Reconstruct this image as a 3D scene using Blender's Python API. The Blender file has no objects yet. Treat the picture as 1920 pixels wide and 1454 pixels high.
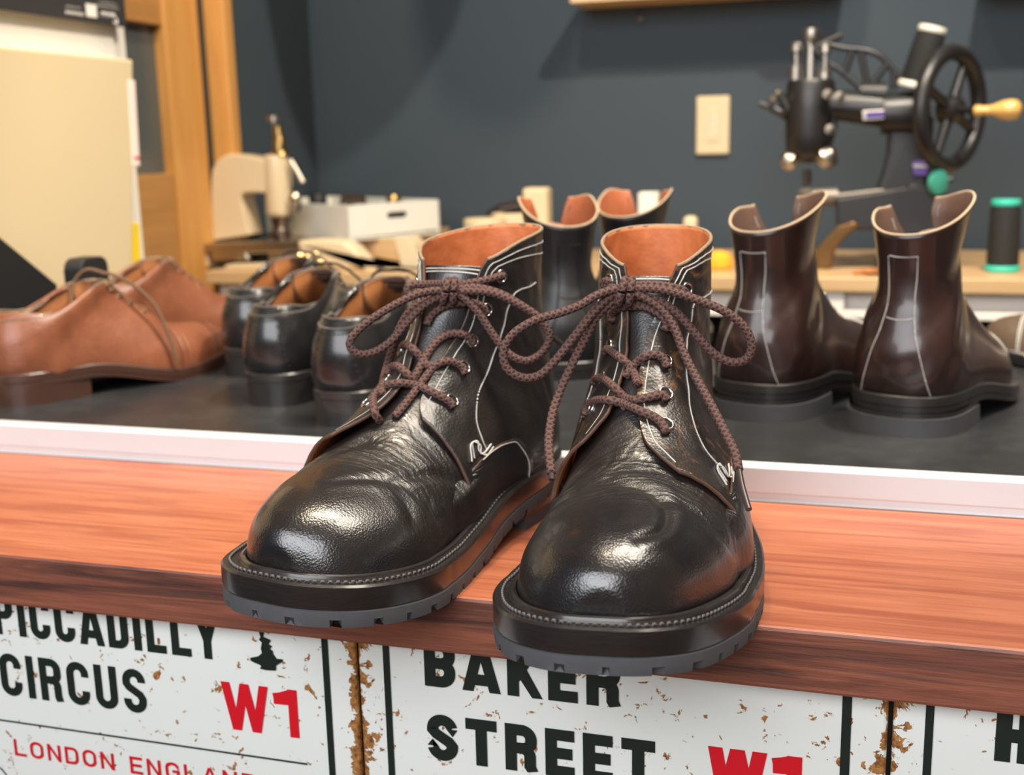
import bpy, bmesh, math, random
import numpy as np
from mathutils import Vector, Matrix, noise
from mathutils.bvhtree import BVHTree
random.seed(7); np.random.seed(7)
PI = math.pi
SC = bpy.context.scene
COL = SC.collection

# ------------------------------------------------------------------ camera
F, CX, CY = 2161.0, 960.0, 727.0
AX = np.array([0.95783051, 0.03781484, -0.2848346])     # world X, Y, Z axes seen from the camera (right, down, forward)
AY = np.array([0.28639833, -0.20557158, 0.93579716])
AZ = np.array([-0.02316687, -0.97791123, -0.20773284])
RM = np.array([AX, AY, AZ])
CAM = np.array([0.0, 0.0, 0.255])
cd = bpy.data.cameras.new('camera'); cam = bpy.data.objects.new('camera', cd); COL.objects.link(cam)
cd.sensor_fit = 'HORIZONTAL'; cd.sensor_width = 36; cd.lens = F*36/1920; cd.clip_start = .02
rt, upv, bk = RM @ [1,0,0], RM @ [0,-1,0], RM @ [0,0,-1]
cam.matrix_world = Matrix(((rt[0],upv[0],bk[0],CAM[0]),(rt[1],upv[1],bk[1],CAM[1]),(rt[2],upv[2],bk[2],CAM[2]),(0,0,0,1)))
cd.dof.use_dof = True; cd.dof.focus_distance = .62; cd.dof.aperture_fstop = 7.5
SC.camera = cam
SC.view_settings.view_transform = 'Standard'; SC.view_settings.look = 'None'
SC.view_settings.gamma = 1; SC.view_settings.use_curve_mapping = False
SC.view_settings.exposure = 0.0

def ray(px, py):
    d = np.array([px-CX, py-CY, F]); return RM @ (d/np.linalg.norm(d))
def on_z(px, py, z): d = ray(px, py); return CAM + d*((z-CAM[2])/d[2])
def on_y(px, py, y): d = ray(px, py); return CAM + d*((y-CAM[1])/d[1])
def on_x(px, py, x): d = ray(px, py); return CAM + d*((x-CAM[0])/d[0])

# ------------------------------------------------------------------ light
world = bpy.data.worlds.new('world'); SC.world = world; world.use_nodes = True
wn = world.node_tree.nodes; wn['Background'].inputs[0].default_value = (.80, .62, .48, 1); wn['Background'].inputs[1].default_value = .20
def area(name, loc, target, size, power, color, sy=None, spread=None):
    l = bpy.data.lights.new(name, 'AREA'); l.energy = power; l.color = color; l.size = size
    if sy: l.shape = 'RECTANGLE'; l.size_y = sy
    if spread: l.spread = spread
    o = bpy.data.objects.new(name, l); COL.objects.link(o); o.location = loc
    o.rotation_euler = (Vector(target)-Vector(loc)).to_track_quat('-Z', 'Y').to_euler(); return o
def spot(name, loc, target, power, color, angle=60, r=.03, blend=.3):
    l = bpy.data.lights.new(name, 'SPOT'); l.energy = power; l.color = color; l.spot_size = math.radians(angle); l.spot_blend = blend
    l.shadow_soft_size = r
    o = bpy.data.objects.new(name, l); COL.objects.link(o); o.location = loc
    o.rotation_euler = (Vector(target)-Vector(loc)).to_track_quat('-Z', 'Y').to_euler(); return o
WARM = (1, .80, .55); SOFT = (1, .90, .76)
area('shopfront_daylight', (-.55, -.95, 1.0), (-.2, .7, 0), 2.6, 64, (.94, .96, 1), 1.15)
spot('ceiling_spot_counter', (.05, .80, 1.75), (-.15, .80, 0), 70, SOFT, 75, .24)
spot('ceiling_spot_counter_side', (.60, .75, 1.6), (.1, .75, 0), 74, SOFT, 70, .28)
spot('ceiling_spot_wall', (.27, 1.0, 1.5), (-.1, 2.0, .25), 95, SOFT, 100, .03)
spot('ceiling_spot_left', (-.35, .7, 1.7), (-.75, 1.4, .1), 85, WARM, 75, .08)

# ------------------------------------------------------------------ material helpers
class NT:
    def __init__(s, name):
        s.m = bpy.data.materials.new(name); s.m.use_nodes = True; s.t = s.m.node_tree; s.n = s.t.nodes
        s.b = s.n['Principled BSDF']; s.tc = s.n.new('ShaderNodeTexCoord')
    def L(s, a, b): s.t.links.new(a, b)
    def put(s, sock, v):
        if isinstance(v, bpy.types.NodeSocket): s.L(v, sock)
        elif isinstance(v, (tuple, list)) and len(v) == 3 and sock.type == 'RGBA': sock.default_value = (*v, 1)
        else: sock.default_value = v
    def co(s, scale=(1,1,1), rot=(0,0,0), src='Object', loc=(0,0,0)):
        mp = s.n.new('ShaderNodeMapping'); s.L(s.tc.outputs[src], mp.inputs[0])
        mp.inputs['Scale'].default_value = scale; mp.inputs['Rotation'].default_value = rot; mp.inputs['Location'].default_value = loc
        return mp.outputs[0]
    def noise(s, scale, detail=3, rough=.55, co=None, dist=0):
        x = s.n.new('ShaderNodeTexNoise'); x.inputs['Scale'].default_value = scale; x.inputs['Detail'].default_value = detail
        x.inputs['Roughness'].default_value = rough; x.inputs['Distortion'].default_value = dist
        s.L(co or s.tc.outputs['Object'], x.inputs['Vector']); return x.outputs[0]
    def voro(s, scale, co=None, feature='F1', rnd=1):
        x = s.n.new('ShaderNodeTexVoronoi'); x.feature = feature; x.inputs['Scale'].default_value = scale
        x.inputs['Randomness'].default_value = rnd
        s.L(co or s.tc.outputs['Object'], x.inputs['Vector']); return x.outputs[0]
    def wave(s, scale, co=None, dist=0, detail=2, dscale=1, bands='BANDS', axis='X', rough=.5):
        x = s.n.new('ShaderNodeTexWave'); x.wave_type = bands; x.inputs['Scale'].default_value = scale
        if bands == 'BANDS': x.bands_direction = axis
        x.inputs['Distortion'].default_value = dist; x.inputs['Detail'].default_value = detail
        x.inputs['Detail Scale'].default_value = dscale; x.inputs['Detail Roughness'].default_value = rough
        s.L(co or s.tc.outputs['Object'], x.inputs['Vector']); return x.outputs[1]
    def ramp(s, fac, stops, interp='LINEAR'):
        x = s.n.new('ShaderNodeValToRGB'); x.color_ramp.interpolation = interp; e = x.color_ramp.elements
        while len(e) < len(stops): e.new(.5)
        for i, (p, c) in enumerate(stops):
            e[i].position = p; e[i].color = (*c, 1) if isinstance(c, (tuple, list)) else (c, c, c, 1)
        s.put(x.inputs[0], fac); return x.outputs[0]
    def mix(s, fac, a, b, mode='MIX'):
        x = s.n.new('ShaderNodeMix'); x.data_type = 'RGBA'; x.blend_type = mode
        s.put(x.inputs[0], fac); s.put(x.inputs[6], a); s.put(x.inputs[7], b); return x.outputs[2]
    def math(s, op, a, b=0.0, c=0.0):
        x = s.n.new('ShaderNodeMath'); x.operation = op; s.put(x.inputs[0], a); s.put(x.inputs[1], b)
        if op in ('MULTIPLY_ADD',): s.put(x.inputs[2], c)
        return x.outputs[0]
    def xyz(s, src='Object'):
        x = s.n.new('ShaderNodeSeparateXYZ'); s.L(s.tc.outputs[src], x.inputs[0]); return x.outputs
    def bump(s, h, strength=.3, dist=.001, prev=None):
        x = s.n.new('ShaderNodeBump'); x.inputs['Strength'].default_value = strength; x.inputs['Distance'].default_value = dist
        s.L(h, x.inputs['Height'])
        if prev: s.L(prev, x.inputs['Normal'])
        return x.outputs[0]
    def fin(s, color=None, rough=None, normal=None, metal=None, spec=None, coat=None, coat_r=None, **kw):
        b = s.b.inputs
        if color is not None: s.put(b['Base Color'], color)
        if rough is not None: s.put(b['Roughness'], rough)
        if normal is not None: s.L(normal, b['Normal'])
        if metal is not None: b['Metallic'].default_value = metal
        if spec is not None: b['Specular IOR Level'].default_value = spec
        if coat is not None: b['Coat Weight'].default_value = coat
        if coat_r is not None: b['Coat Roughness'].default_value = coat_r
        for k, v in kw.items(): s.put(b[k.replace('_', ' ')], v)
        return s.m
def plain(name, c, r=.5, metal=0, **kw): return NT(name).fin(c, r, metal=metal, **kw)
def speck(name, c, c2, scale=40, r=.5, metal=0, bs=.15, bd=.0005, **kw):
    n = NT(name); f = n.noise(scale, 4); return n.fin(n.mix(f, c, c2), r, n.bump(n.noise(scale*6, 3), bs, bd), metal, **kw)

# ------------------------------------------------------------------ object helpers
def tag(o, label=None, cat=None, group=None, kind=None):
    if label: o['label'] = label
    if cat: o['category'] = cat
    if group: o['group'] = group
    if kind: o['kind'] = kind
    return o
def empty(name, loc=(0,0,0), rz=0, label=None, cat=None, group=None):
    o = bpy.data.objects.new(name, None); COL.objects.link(o); o.location = loc; o.rotation_euler = (0,0,rz)
    o.empty_display_size = .02
    return tag(o, label, cat, group)
def link(name, me, parent=None, smooth=True):
    o = bpy.data.objects.new(name, me); COL.objects.link(o)
    if parent: o.parent = parent
    if smooth: me.polygons.foreach_set('use_smooth', [True]*len(me.polygons))
    return o
def mesh(name, V, Fc, mats, parent=None, smooth=True, mi=None, uv=None):
    me = bpy.data.meshes.new(name); me.from_pydata([tuple(map(float, v)) for v in V], [], Fc)
    for m in (mats if isinstance(mats, (list, tuple)) else [mats]): me.materials.append(m)
    if mi is not None: me.polygons.foreach_set('material_index', mi)
    if uv is not None:
        l = me.uv_layers.new(name='UVMap'); vi = np.empty(len(me.loops), int); me.loops.foreach_get('vertex_index', vi)
        l.data.foreach_set('uv', np.asarray(uv, float)[vi].ravel())
    me.update(); return link(name, me, parent, smooth)
class MB:
    """collects shapes of one part into one mesh"""
    def __init__(s): s.V = []; s.F = []; s.M = []
    def add(s, V, Fc, mi=0):
        o = len(s.V); s.V += [tuple(map(float, v)) for v in V]; s.F += [tuple(i+o for i in f) for f in Fc]; s.M += [mi]*len(Fc)
    def box(s, c, d, rot=None, mi=0):
        x, y, z = d[0]/2, d[1]/2, d[2]/2
        V = [Vector(p) for p in ((-x,-y,-z),(x,-y,-z),(x,y,-z),(-x,y,-z),(-x,-y,z),(x,-y,z),(x,y,z),(-x,y,z))]
        if rot: V = [rot @ v for v in V]
        s.add([v+Vector(c) for v in V], [(0,3,2,1),(4,5,6,7),(0,1,5,4),(1,2,6,5),(2,3,7,6),(3,0,4,7)], mi)
    def tube(s, pts, r, n=12, cap=True, mi=0, closed=False):
        pts = [Vector(p) for p in pts]; N = len(pts); rr = r if hasattr(r, '__len__') else [r]*N
        V = []; up = None
        for i, p in enumerate(pts):
            t = (pts[(i+1) % N]-pts[i-1]) if closed else (pts[min(i+1, N-1)]-pts[max(i-1, 0)])
            t.normalize()
            if up is None: up = Vector((0,0,1)) if abs(t.z) < .9 else Vector((1,0,0))
            a = t.cross(up).normalized(); up = a.cross(t).normalized()
            for k in range(n):
                q = 2*PI*k/n; V.append(p+a*math.cos(q)*rr[i]+up*math.sin(q)*rr[i])
        Fc = []
        for i in range(N if closed else N-1):
            j = (i+1) % N
            for k in range(n): k2 = (k+1) % n; Fc.append((i*n+k, i*n+k2, j*n+k2, j*n+k))
        if cap and not closed: Fc.append(tuple(range(n-1, -1, -1))); Fc.append(tuple((N-1)*n+k for k in range(n)))
        s.add(V, Fc, mi)
    def lathe(s, c, prof, n=32, axis=(0,0,1), mi=0, cap=True):
        """prof: (radius, height) pairs"""
        q = Vector((0,0,1)).rotation_difference(Vector(axis).normalized()); V = []; Fc = []
        for r, h in prof:
            for k in range(n): a = 2*PI*k/n; V.append(q @ Vector((r*math.cos(a), r*math.sin(a), h)) + Vector(c))
        for i in range(len(prof)-1):
            for k in range(n): k2 = (k+1) % n; Fc.append((i*n+k, i*n+k2, (i+1)*n+k2, (i+1)*n+k))
        if cap: Fc.append(tuple(range(n-1, -1, -1))); Fc.append(tuple((len(prof)-1)*n+k for k in range(n)))
        s.add(V, Fc, mi)
    def prism(s, poly, o, u, v, w, mi=0):
        """polygon in (u,v) from origin o extruded by vector w"""
        o, u, v, w = map(Vector, (o, u, v, w)); n = len(poly)
        V = [o+u*a+v*b for a, b in poly]; V += [p+w for p in V]
        s.add(V, [tuple(range(n-1, -1, -1)), tuple(range(n, 2*n))]+[(i, (i+1) % n, (i+1) % n+n, i+n) for i in range(n)], mi)
    def torus(s, c, R, r, axis=(0,0,1), n=24, k=8, mi=0):
        q = Vector((0,0,1)).rotation_difference(Vector(axis).normalized())
        s.tube([Vector(c)+q @ Vector((R*math.cos(2*PI*i/n), R*math.sin(2*PI*i/n), 0)) for i in range(n)], r, k, closed=True, mi=mi)
    def build(s, name, mats, parent=None, smooth=False, bevel=0, auto=True, seg=2):
        o = mesh(name, s.V, s.F, mats, parent, smooth, s.M)
        bm = bmesh.new(); bm.from_mesh(o.data); bmesh.ops.recalc_face_normals(bm, faces=bm.faces); bm.to_mesh(o.data); bm.free()
        if bevel:
            b = o.modifiers.new('bevel', 'BEVEL'); b.width = bevel; b.segments = seg; b.limit_method = 'ANGLE'; b.angle_limit = .6
        if smooth and auto: o.data.set_sharp_from_angle(angle=.7)
        return o
def interp(x, xs, ys):
    """monotone cubic through control values (pchip)"""
    x = np.asarray(x, float); xs = np.asarray(xs, float); ys = np.asarray(ys, float)
    h = np.diff(xs); d = np.diff(ys)/h; m = np.zeros(len(xs)); m[0] = d[0]; m[-1] = d[-1]
    for i in range(1, len(xs)-1):
        if d[i-1]*d[i] > 0:
            w1, w2 = 2*h[i]+h[i-1], h[i]+2*h[i-1]; m[i] = (w1+w2)/(w1/d[i-1]+w2/d[i])
    k = np.clip(np.searchsorted(xs, x)-1, 0, len(xs)-2); t = np.clip((x-xs[k])/h[k], 0, 1)
    return ys[k]*(1+2*t)*(1-t)**2+m[k]*h[k]*t*(1-t)**2+ys[k+1]*t*t*(3-2*t)+m[k+1]*h[k]*t*t*(t-1)
def catmull(P, n=8, closed=False):
    P = [np.array(p, float) for p in P]; N = len(P); out = []
    rng = range(N) if closed else range(N-1)
    for i in rng:
        a, b = P[i], P[(i+1) % N]; z = P[i-1] if (closed or i) else 2*a-b; c = P[(i+2) % N] if (closed or i+2 < N) else 2*b-a
        for k in range(n):
            t = k/n; out.append(.5*((2*b*0+2*a)+(b-z)*t+(2*z-5*a+4*b-c)*t*t+(3*a-z-3*b+c)*t**3))
    if not closed: out.append(P[-1])
    return out
def resample(P, step, closed=False):
    P = np.array(P, float)
    if closed: P = np.vstack([P, P[:1]])
    d = np.r_[0, np.cumsum(np.linalg.norm(np.diff(P, axis=0), axis=1))]; n = max(2, int(round(d[-1]/step))+1)
    t = np.linspace(0, d[-1], n)
    if closed: t = t[:-1]
    return np.stack([np.interp(t, d, P[:, i]) for i in range(P.shape[1])], 1)
def leather(name, c1, c2, rough=.3, grain=.25, gscale=900, coat=.3, crease=0, wear_reflect=None, spec=.5, rr=.12, toe=None):
    n = NT(name); f = n.noise(28, 5, .6)
    col = n.mix(n.ramp(f, [(.35, 0), (.7, 1)]), c1, c2)
    if wear_reflect: col = n.mix(n.ramp(n.noise(46, 6, .7, dist=1.5), [(.55, 0), (.68, .85)]), col, wear_reflect)  # patches hold scuff brown and painted warm reflections
    b = n.bump(n.voro(gscale), grain, .0003)
    b = n.bump(n.noise(gscale*1.5, 3, .6), grain*.5, .00025, b)
    if crease:
        x, y, z = n.xyz()
        msk = n.math('MULTIPLY', n.ramp(n.math('MULTIPLY', y, 1), [(.145, 0), (.165, 1), (.215, 1), (.238, 0)]), crease)
        h = n.wave(58, n.co((.25, 1, .8)), 9, 4, 2.2, axis='Y', rough=.65)
        x2 = n.n.new('ShaderNodeBump'); x2.inputs['Distance'].default_value = .0009; n.L(msk, x2.inputs['Strength']); n.L(h, x2.inputs['Height']); n.L(b, x2.inputs['Normal']); b = x2.outputs[0]
    r = n.math('MULTIPLY_ADD', n.noise(60, 5, .7), rr*2, rough-rr)
    if toe is not None:      # the toe is polished, the flex of the vamp is duller
        r = n.math('MULTIPLY_ADD', n.ramp(n.xyz()[1], [(.215, 0), (.262, 1)]), toe, r)
    return n.fin(col, r, b, coat=coat, coat_r=.12, spec=spec)
M = {}
def toe_leather(name, c1, c2, wear_reflect, rvamp=.36, rtoe=.20):
    m = leather(name, c1, c2, .3, .3, 750, .25, .22, spec=.9, wear_reflect=wear_reflect); return m
M['black_leather'] = leather('black_leather', (.009,.008,.009), (.017,.014,.013), .40, .42, 900, .32, .3, spec=.95, toe=-.15)
M['quarter_leather'] = leather('quarter_leather', (.012,.011,.011), (.026,.020,.018), .36, .5, 600, .12, 0, spec=.85)
M['worn_reflect_leather'] = leather('worn_reflect_leather', (.012,.011,.011), (.034,.024,.018), .33, .55, 600, .15, 0, wear_reflect=(.20,.09,.03), spec=.85)  # amber patches: real wear plus warm reflections put into the colour
M['lining'] = leather('lining', (.44,.120,.040), (.60,.20,.075), .55, .35, 300, 0, 0, spec=.3)
M['raw_edge'] = speck('raw_edge', (.36,.27,.18), (.20,.13,.08), 300, .8)
M['dark_edge'] = speck('dark_edge', (.06,.035,.025), (.16,.07,.04), 300, .7)
M['thread'] = plain('thread', (.55,.53,.50), .7)
M['welt_thread'] = plain('welt_thread', (.10,.095,.09), .6)
M['dark_thread'] = plain('dark_thread', (.20,.18,.16), .7)
def brushed(name, c, c2, r):
    n = NT(name); f = n.noise(120, 4, .6, n.co((1,1,14))); return n.fin(n.mix(f, c, c2), n.math('MULTIPLY_ADD', f, .25, r-.1), n.bump(f, .25, .0004), coat=.4, coat_r=.15)
M['welt'] = brushed('welt', (.012,.010,.010), (.028,.022,.02), .30)
M['rubber'] = speck('rubber', (.060,.060,.066), (.085,.083,.088), 90, .72)
M['nickel'] = plain('nickel', (.62,.60,.57), .22, 1)
def lace_mat(name, c1, c2, su=4, sv=1):
    n = NT(name); uv = n.co((su, sv, 1), src='UV'); x = n.n.new('ShaderNodeSeparateXYZ'); n.L(uv, x.inputs[0])
    a = n.math('SINE', n.math('MULTIPLY', n.math('ADD', x.outputs[0], x.outputs[1]), 2*PI))
    b = n.math('SINE', n.math('MULTIPLY', n.math('SUBTRACT', x.outputs[0], x.outputs[1]), 2*PI))
    h = n.math('MAXIMUM', a, b); h2 = n.math('MULTIPLY_ADD', h, .5, .5)
    return n.fin(n.mix(h2, c1, c2), .75, n.bump(h2, 1.0, .0006), spec=.25)
M['lace'] = lace_mat('lace', (.048,.026,.022), (.130,.070,.060))

# ------------------------------------------------------------------ shoe builder
# local frame: heel at y=0, toe at +y, z=0 is the sole's upper face before bending. A shoe is a tube of
# rings: each ring runs from a point T on the top ridge down to a point B at the sole or up the heel.
BOOT_ST = [  # Ty, Tz, By, Bz, half width low, half width high, m, nb, nt
 (.2905,.010,.2905,-.004,.00001,.00001,.35,2.5,2.0),
 (.2898,.016,.2898,-.010,.0125,.0110,.35,2.8,2.0),
 (.2865,.0235,.2865,-.014,.0215,.0190,.36,3.0,2.1),
 (.2800,.0305,.2800,-.018,.0315,.0280,.38,3.2,2.2),
 (.2700,.0375,.2700,-.020,.0405,.0360,.40,3.2,2.2),
 (.2560,.0435,.2560,-.020,.0480,.0420,.42,3.2,2.15),
 (.2380,.0480,.2380,-.020,.0540,.0470,.44,3.2,2.1),
 (.2180,.0518,.2180,-.020,.0572,.0490,.44,3.2,2.05),
 (.1980,.0570,.1930,-.020,.0578,.0490,.44,3.0,2.0),
 (.1800,.0640,.1650,-.020,.0565,.0475,.42,2.8,1.9),
 (.1640,.0725,.1350,-.020,.0555,.0460,.40,2.7,1.85),
 (.1520,.0810,.1000,-.020,.0540,.0440,.38,2.7,1.85),
 (.1420,.0895,.0650,-.020,.0520,.0415,.36,2.8,1.9),
 (.1330,.0985,.0300,-.018,.0485,.0380,.36,2.9,1.95),
 (.1260,.1070,.0060,-.008,.0445,.0345,.38,2.8,2.0),
 (.1200,.1155,-.003,.012,.0405,.0320,.42,2.6,2.1),
 (.1150,.1230,-.005,.038,.0375,.0312,.46,2.4,2.2),
 (.1110,.1305,-.001,.067,.0350,.0308,.50,2.3,2.2),
 (.1080,.1370,.0050,.094,.0335,.0312,.50,2.3,2.2),
 (.1060,.1420,.0080,.118,.0328,.0318,.50,2.3,2.2),
 (.1050,.1468,.0070,.140,.0320,.0316,.50,2.3,2.2),
 (.1050,.1515,.0045,.1615,.0320,.0318,.50,2.3,2.2)]

class Shape:
    """the parametric upper: P(s, phi, side, off); phi 0 = top ridge, pi = sole / heel seam"""
    def __init__(s, st, side=1, sole=None, bulge=None, lean=0.0):
        s.lean = lean
        s.st = np.array(st, float); s.n = len(st); s.side = side; s.xs = np.arange(s.n)/(s.n-1)
        s.sole = sole or dict(fore=.0225, heel=.0365, spring=.010, L=.287)
        g = np.linspace(0, 1, 801); s.g = g
        s.tab = np.stack([interp(g, s.xs, s.st[:, k]) for k in range(s.st.shape[1])], 1)
        s.xoff = lambda y: -.0095*np.clip((y-.10)/.187, 0, 1)**2 + .004*np.exp(-((y-.17)/.06)**2)
        s.bulge = bulge
    def hs(s, y):
        q = s.sole; L = q['L']
        t = np.clip((y-.26*L)/(.40*L), 0, 1); t = t*t*(3-2*t)
        return q['heel']+(q['fore']-q['heel'])*t + q['spring']*np.clip((y-.64*L)/(.36*L), 0, 1.2)**2
    def bend(s, P):
        P = np.array(P, float); P[..., 0] = s.side*(P[..., 0]); P[..., 0] -= s.lean*np.clip(P[..., 2]-.05, 0, .2)/.1; P[..., 2] += s.hs(P[..., 1]); return P
    def flat(s, S, ph, sg):
        S = np.asarray(S, float)*np.ones_like(ph); ph = np.asarray(ph, float); S = np.clip(S, 0, 1)
        r = [np.interp(S, s.g, s.tab[:, k]) for k in range(s.tab.shape[1])]
        Ty, Tz, By, Bz, wl, wh, m, nb, nt = r
        c, si = np.cos(ph), np.clip(np.sin(ph), 0, 1)
        top = c > 0; nn = np.where(top, nt, nb)
        u = si**(2/nn); cv = np.sign(c)*np.abs(c)**(2/nn)
        v = np.where(top, m+(1-m)*cv, m+m*cv)
        w = np.where(v < m, wl, wl+(wh-wl)*np.clip((v-m)/(1-m), 0, 1)*0 + (wh-wl)*np.clip((v)/(1), 0, 1))
        w = wl+(wh-wl)*v
        y = By+(Ty-By)*v; z = Bz+(Tz-Bz)*v
        lat = sg*np.ones_like(ph)
        asym = np.where(lat > 0, .07*np.exp(-((y-.165)/.045)**2)-.06*np.exp(-((y-.262)/.03)**2), .06*np.exp(-((y-.225)/.045)**2)-.10*np.exp(-((y-.115)/.04)**2)*np.exp(-(z/.05)**2))
        x = lat*u*w*(1+asym)+s.xoff(y)*np.exp(-np.clip(z, 0, 1)/.12)
        z = np.maximum(z, -.006)
        P = np.stack([x, y, z], -1)
        if s.bulge: P = s.bulge(P, S, ph, sg)
        return P
    def P(s, S, ph, sg, off=0.0):
        ph = np.asarray(ph, float); S = np.asarray(S, float)*np.ones_like(ph); sg = np.asarray(sg, float)*np.ones_like(ph)
        P0 = s.flat(S, ph, sg)
        if not np.isscalar(off) or off != 0:
            e = .004; a = s.flat(np.minimum(S+e, 1), ph, sg)-s.flat(np.maximum(S-e, 0), ph, sg)
            b = s.flat(S, np.clip(ph+e*3, 0, PI), sg)-s.flat(S, np.clip(ph-e*3, 0, PI), sg)
            n = np.cross(a, b)*sg[..., None]
            n /= np.linalg.norm(n, axis=-1, keepdims=True)+1e-12
            # points outwards: away from the ring centre line
            cen = np.stack([s.xoff(P0[..., 1])*0, np.interp(S, s.g, (s.tab[:, 0]+s.tab[:, 2])/2), np.interp(S, s.g, (s.tab[:, 1]+s.tab[:, 3])/2)], -1)
            flip = np.sign(np.sum(n*(P0-cen), -1, keepdims=True)); n = n*np.where(flip == 0, 1, flip)
            P0 = P0+n*(np.asarray(off)[..., None] if not np.isscalar(off) else off)
        return s.bend(P0)

def grid_mesh(name, P, mats, parent, close=False, uv=True):
    R, C = P.shape[:2]; V = P.reshape(-1, 3); Fc = []
    for i in range(R-1):
        for j in range(C if close else C-1):
            k = (j+1) % C; Fc.append((i*C+j, i*C+k, (i+1)*C+k, (i+1)*C+j))
    U = None
    if uv: U = np.stack(np.meshgrid(np.linspace(0, 1, C), np.linspace(0, 1, R)), -1).reshape(-1, 2)
    o = mesh(name, V, Fc, mats, parent, True, uv=U)
    return o
def orient(o, inside):
    """make faces look away from a local point"""
    me = o.data; n = 0
    for p in list(me.polygons)[::7]: n += 1 if (p.center-Vector(inside)).dot(p.normal) > 0 else -1
    if n < 0: me.flip_normals()
def solid(o, th, mo=0, rim=0, offset=-1):
    m = o.modifiers.new('thick', 'SOLIDIFY'); m.thickness = th; m.offset = offset; m.material_offset = mo; m.material_offset_rim = rim; m.use_even_offset = False
    return m

def full_grid(sh, S, nph, sg_both=True, off=0.0, ph0=0.0, ph1=PI):
    ph = np.linspace(ph0, ph1, nph); a = np.stack([sh.P(s_, ph, 1, off) for s_ in S]); b = np.stack([sh.P(s_, ph[::-1][1:-1] if ph0 == 0 else ph[::-1], -1, off) for s_ in S])
    return np.concatenate([a, b], 1)

def feather(sh, z=.003, n=360):
    """outline of the upper where it meets the sole, in the flat frame"""
    S = np.linspace(0, 1, 260); ph = np.linspace(0, PI, 120); pts = []
    for sg in (1, -1):
        for s_ in S:
            P = sh.flat(np.full_like(ph, s_), ph, sg*np.ones_like(ph)); k = np.abs(P[:, 2]-z) < .010
            pts.append(P[k][:, :2])
    pts = np.vstack(pts)
    # widest half width at each y, then an outline running round
    ys = np.linspace(pts[:, 1].min(), pts[:, 1].max(), 240); ymin, ymax = ys[0], ys[-1]
    R = np.full(len(ys), -1.0); L = np.full(len(ys), 1.0)
    idx = np.clip(((pts[:, 1]-ymin)/(ymax-ymin)*(len(ys)-1)).round().astype(int), 0, len(ys)-1)
    for i, x in zip(idx, pts[:, 0]): R[i] = max(R[i], x); L[i] = min(L[i], x)
    okR = R > -.9; okL = L < .9; R = np.interp(ys, ys[okR], R[okR]); L = np.interp(ys, ys[okL], L[okL])
    k = np.ones(7)/7
    def sm(a): b = np.convolve(np.pad(a, 3, mode='edge'), k, 'valid'); b[:4] = a[:4]; b[-4:] = a[-4:]; return b
    R, L = sm(R), sm(L)
    out = np.vstack([np.stack([R, ys], 1), np.stack([L, ys], 1)[::-1]])
    out = resample(out, .0008, True)
    for _ in range(10): out = (np.roll(out, 1, 0)+out*2+np.roll(out, -1, 0))/4
    return resample(out, np.linalg.norm(np.diff(out, axis=0), axis=1).sum()/n, True)[:n]   # runs: right side heel->toe, left side toe->heel
def outset(O, d):
    t = np.roll(O, -1, 0)-np.roll(O, 1, 0); t /= np.linalg.norm(t, axis=1, keepdims=True)+1e-9
    n = np.stack([t[:, 1], -t[:, 0]], 1)
    R = O+n*(d[:, None] if hasattr(d, '__len__') else d)
    for _ in range(4): R = (np.roll(R, 1, 0)+R*2+np.roll(R, -1, 0))/4
    return R
def slab(sh, O, levels, name, mats, parent, mi=None, notch=None, zero_world=False):
    """stack of outline rings: levels = (outset, z) ; closed at both ends"""
    V = []; Fc = []; n = len(O)
    for k, (d, z) in enumerate(levels):
        Q = outset(O, d); zz = np.full(n, z)
        if notch is not None and k in notch[0]: zz = zz+notch[1]; Q = Q-(Q-O.mean(0))*0; Q = Q+ (outset(O, d-.003)-Q)*(notch[1] > 0)[:, None]
        V.append(sh.bend(np.column_stack([Q, zz])))
    V = np.vstack(V)
    for k in range(len(levels)-1):
        for i in range(n): j = (i+1) % n; Fc.append((k*n+i, k*n+j, (k+1)*n+j, (k+1)*n+i))
    h = n//2
    for base in (0, (len(levels)-1)*n):     # caps as strips across the sole
        for i in range(h-1): Fc.append((base+i, base+i+1, base+n-2-i, base+n-1-i))
    o = mesh(name, V, Fc, mats, parent, True)
    bm = bmesh.new(); bm.from_mesh(o.data); bmesh.ops.recalc_face_normals(bm, faces=bm.faces); bm.to_mesh(o.data); bm.free()
    o.data.set_sharp_from_angle(angle=.6)
    return o
def dashes(mb, P, N, length=.0022, gap=.0009, r=.00033, mi=0, double=None):
    """stitches along a polyline P with normals N"""
    P = np.asarray(P, float); N = np.asarray(N, float); Q = resample(np.hstack([P, N]), .0004); d = 0
    k = int(length/.0004)+1; g = int(gap/.0004)+1; i = 0
    while i+k < len(Q):
        seg = Q[i:i+k]; m = len(seg); pts = [seg[0, :3]-seg[0, 3:]*r*.6, seg[m//3, :3]+seg[m//3, 3:]*r*.8, seg[2*m//3, :3]+seg[2*m//3, 3:]*r*.8, seg[-1, :3]-seg[-1, 3:]*r*.6]
        mb.tube(pts, [r*.6, r, r, r*.6], 5, mi=mi); i += k+g
def curve_on(sh, fn, sg, off, n=120):
    """fn(t)->(s,phi) evaluated on the surface with its normals"""
    t = np.linspace(0, 1, n); S, ph = fn(t)
    sgn = np.ones_like(t)*sg
    P = sh.P(S, ph, sgn, off); P2 = sh.P(S, ph, sgn, off+.001); N = P2-P; N /= np.linalg.norm(N, axis=1, keepdims=True)+1e-9
    return P, N

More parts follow.
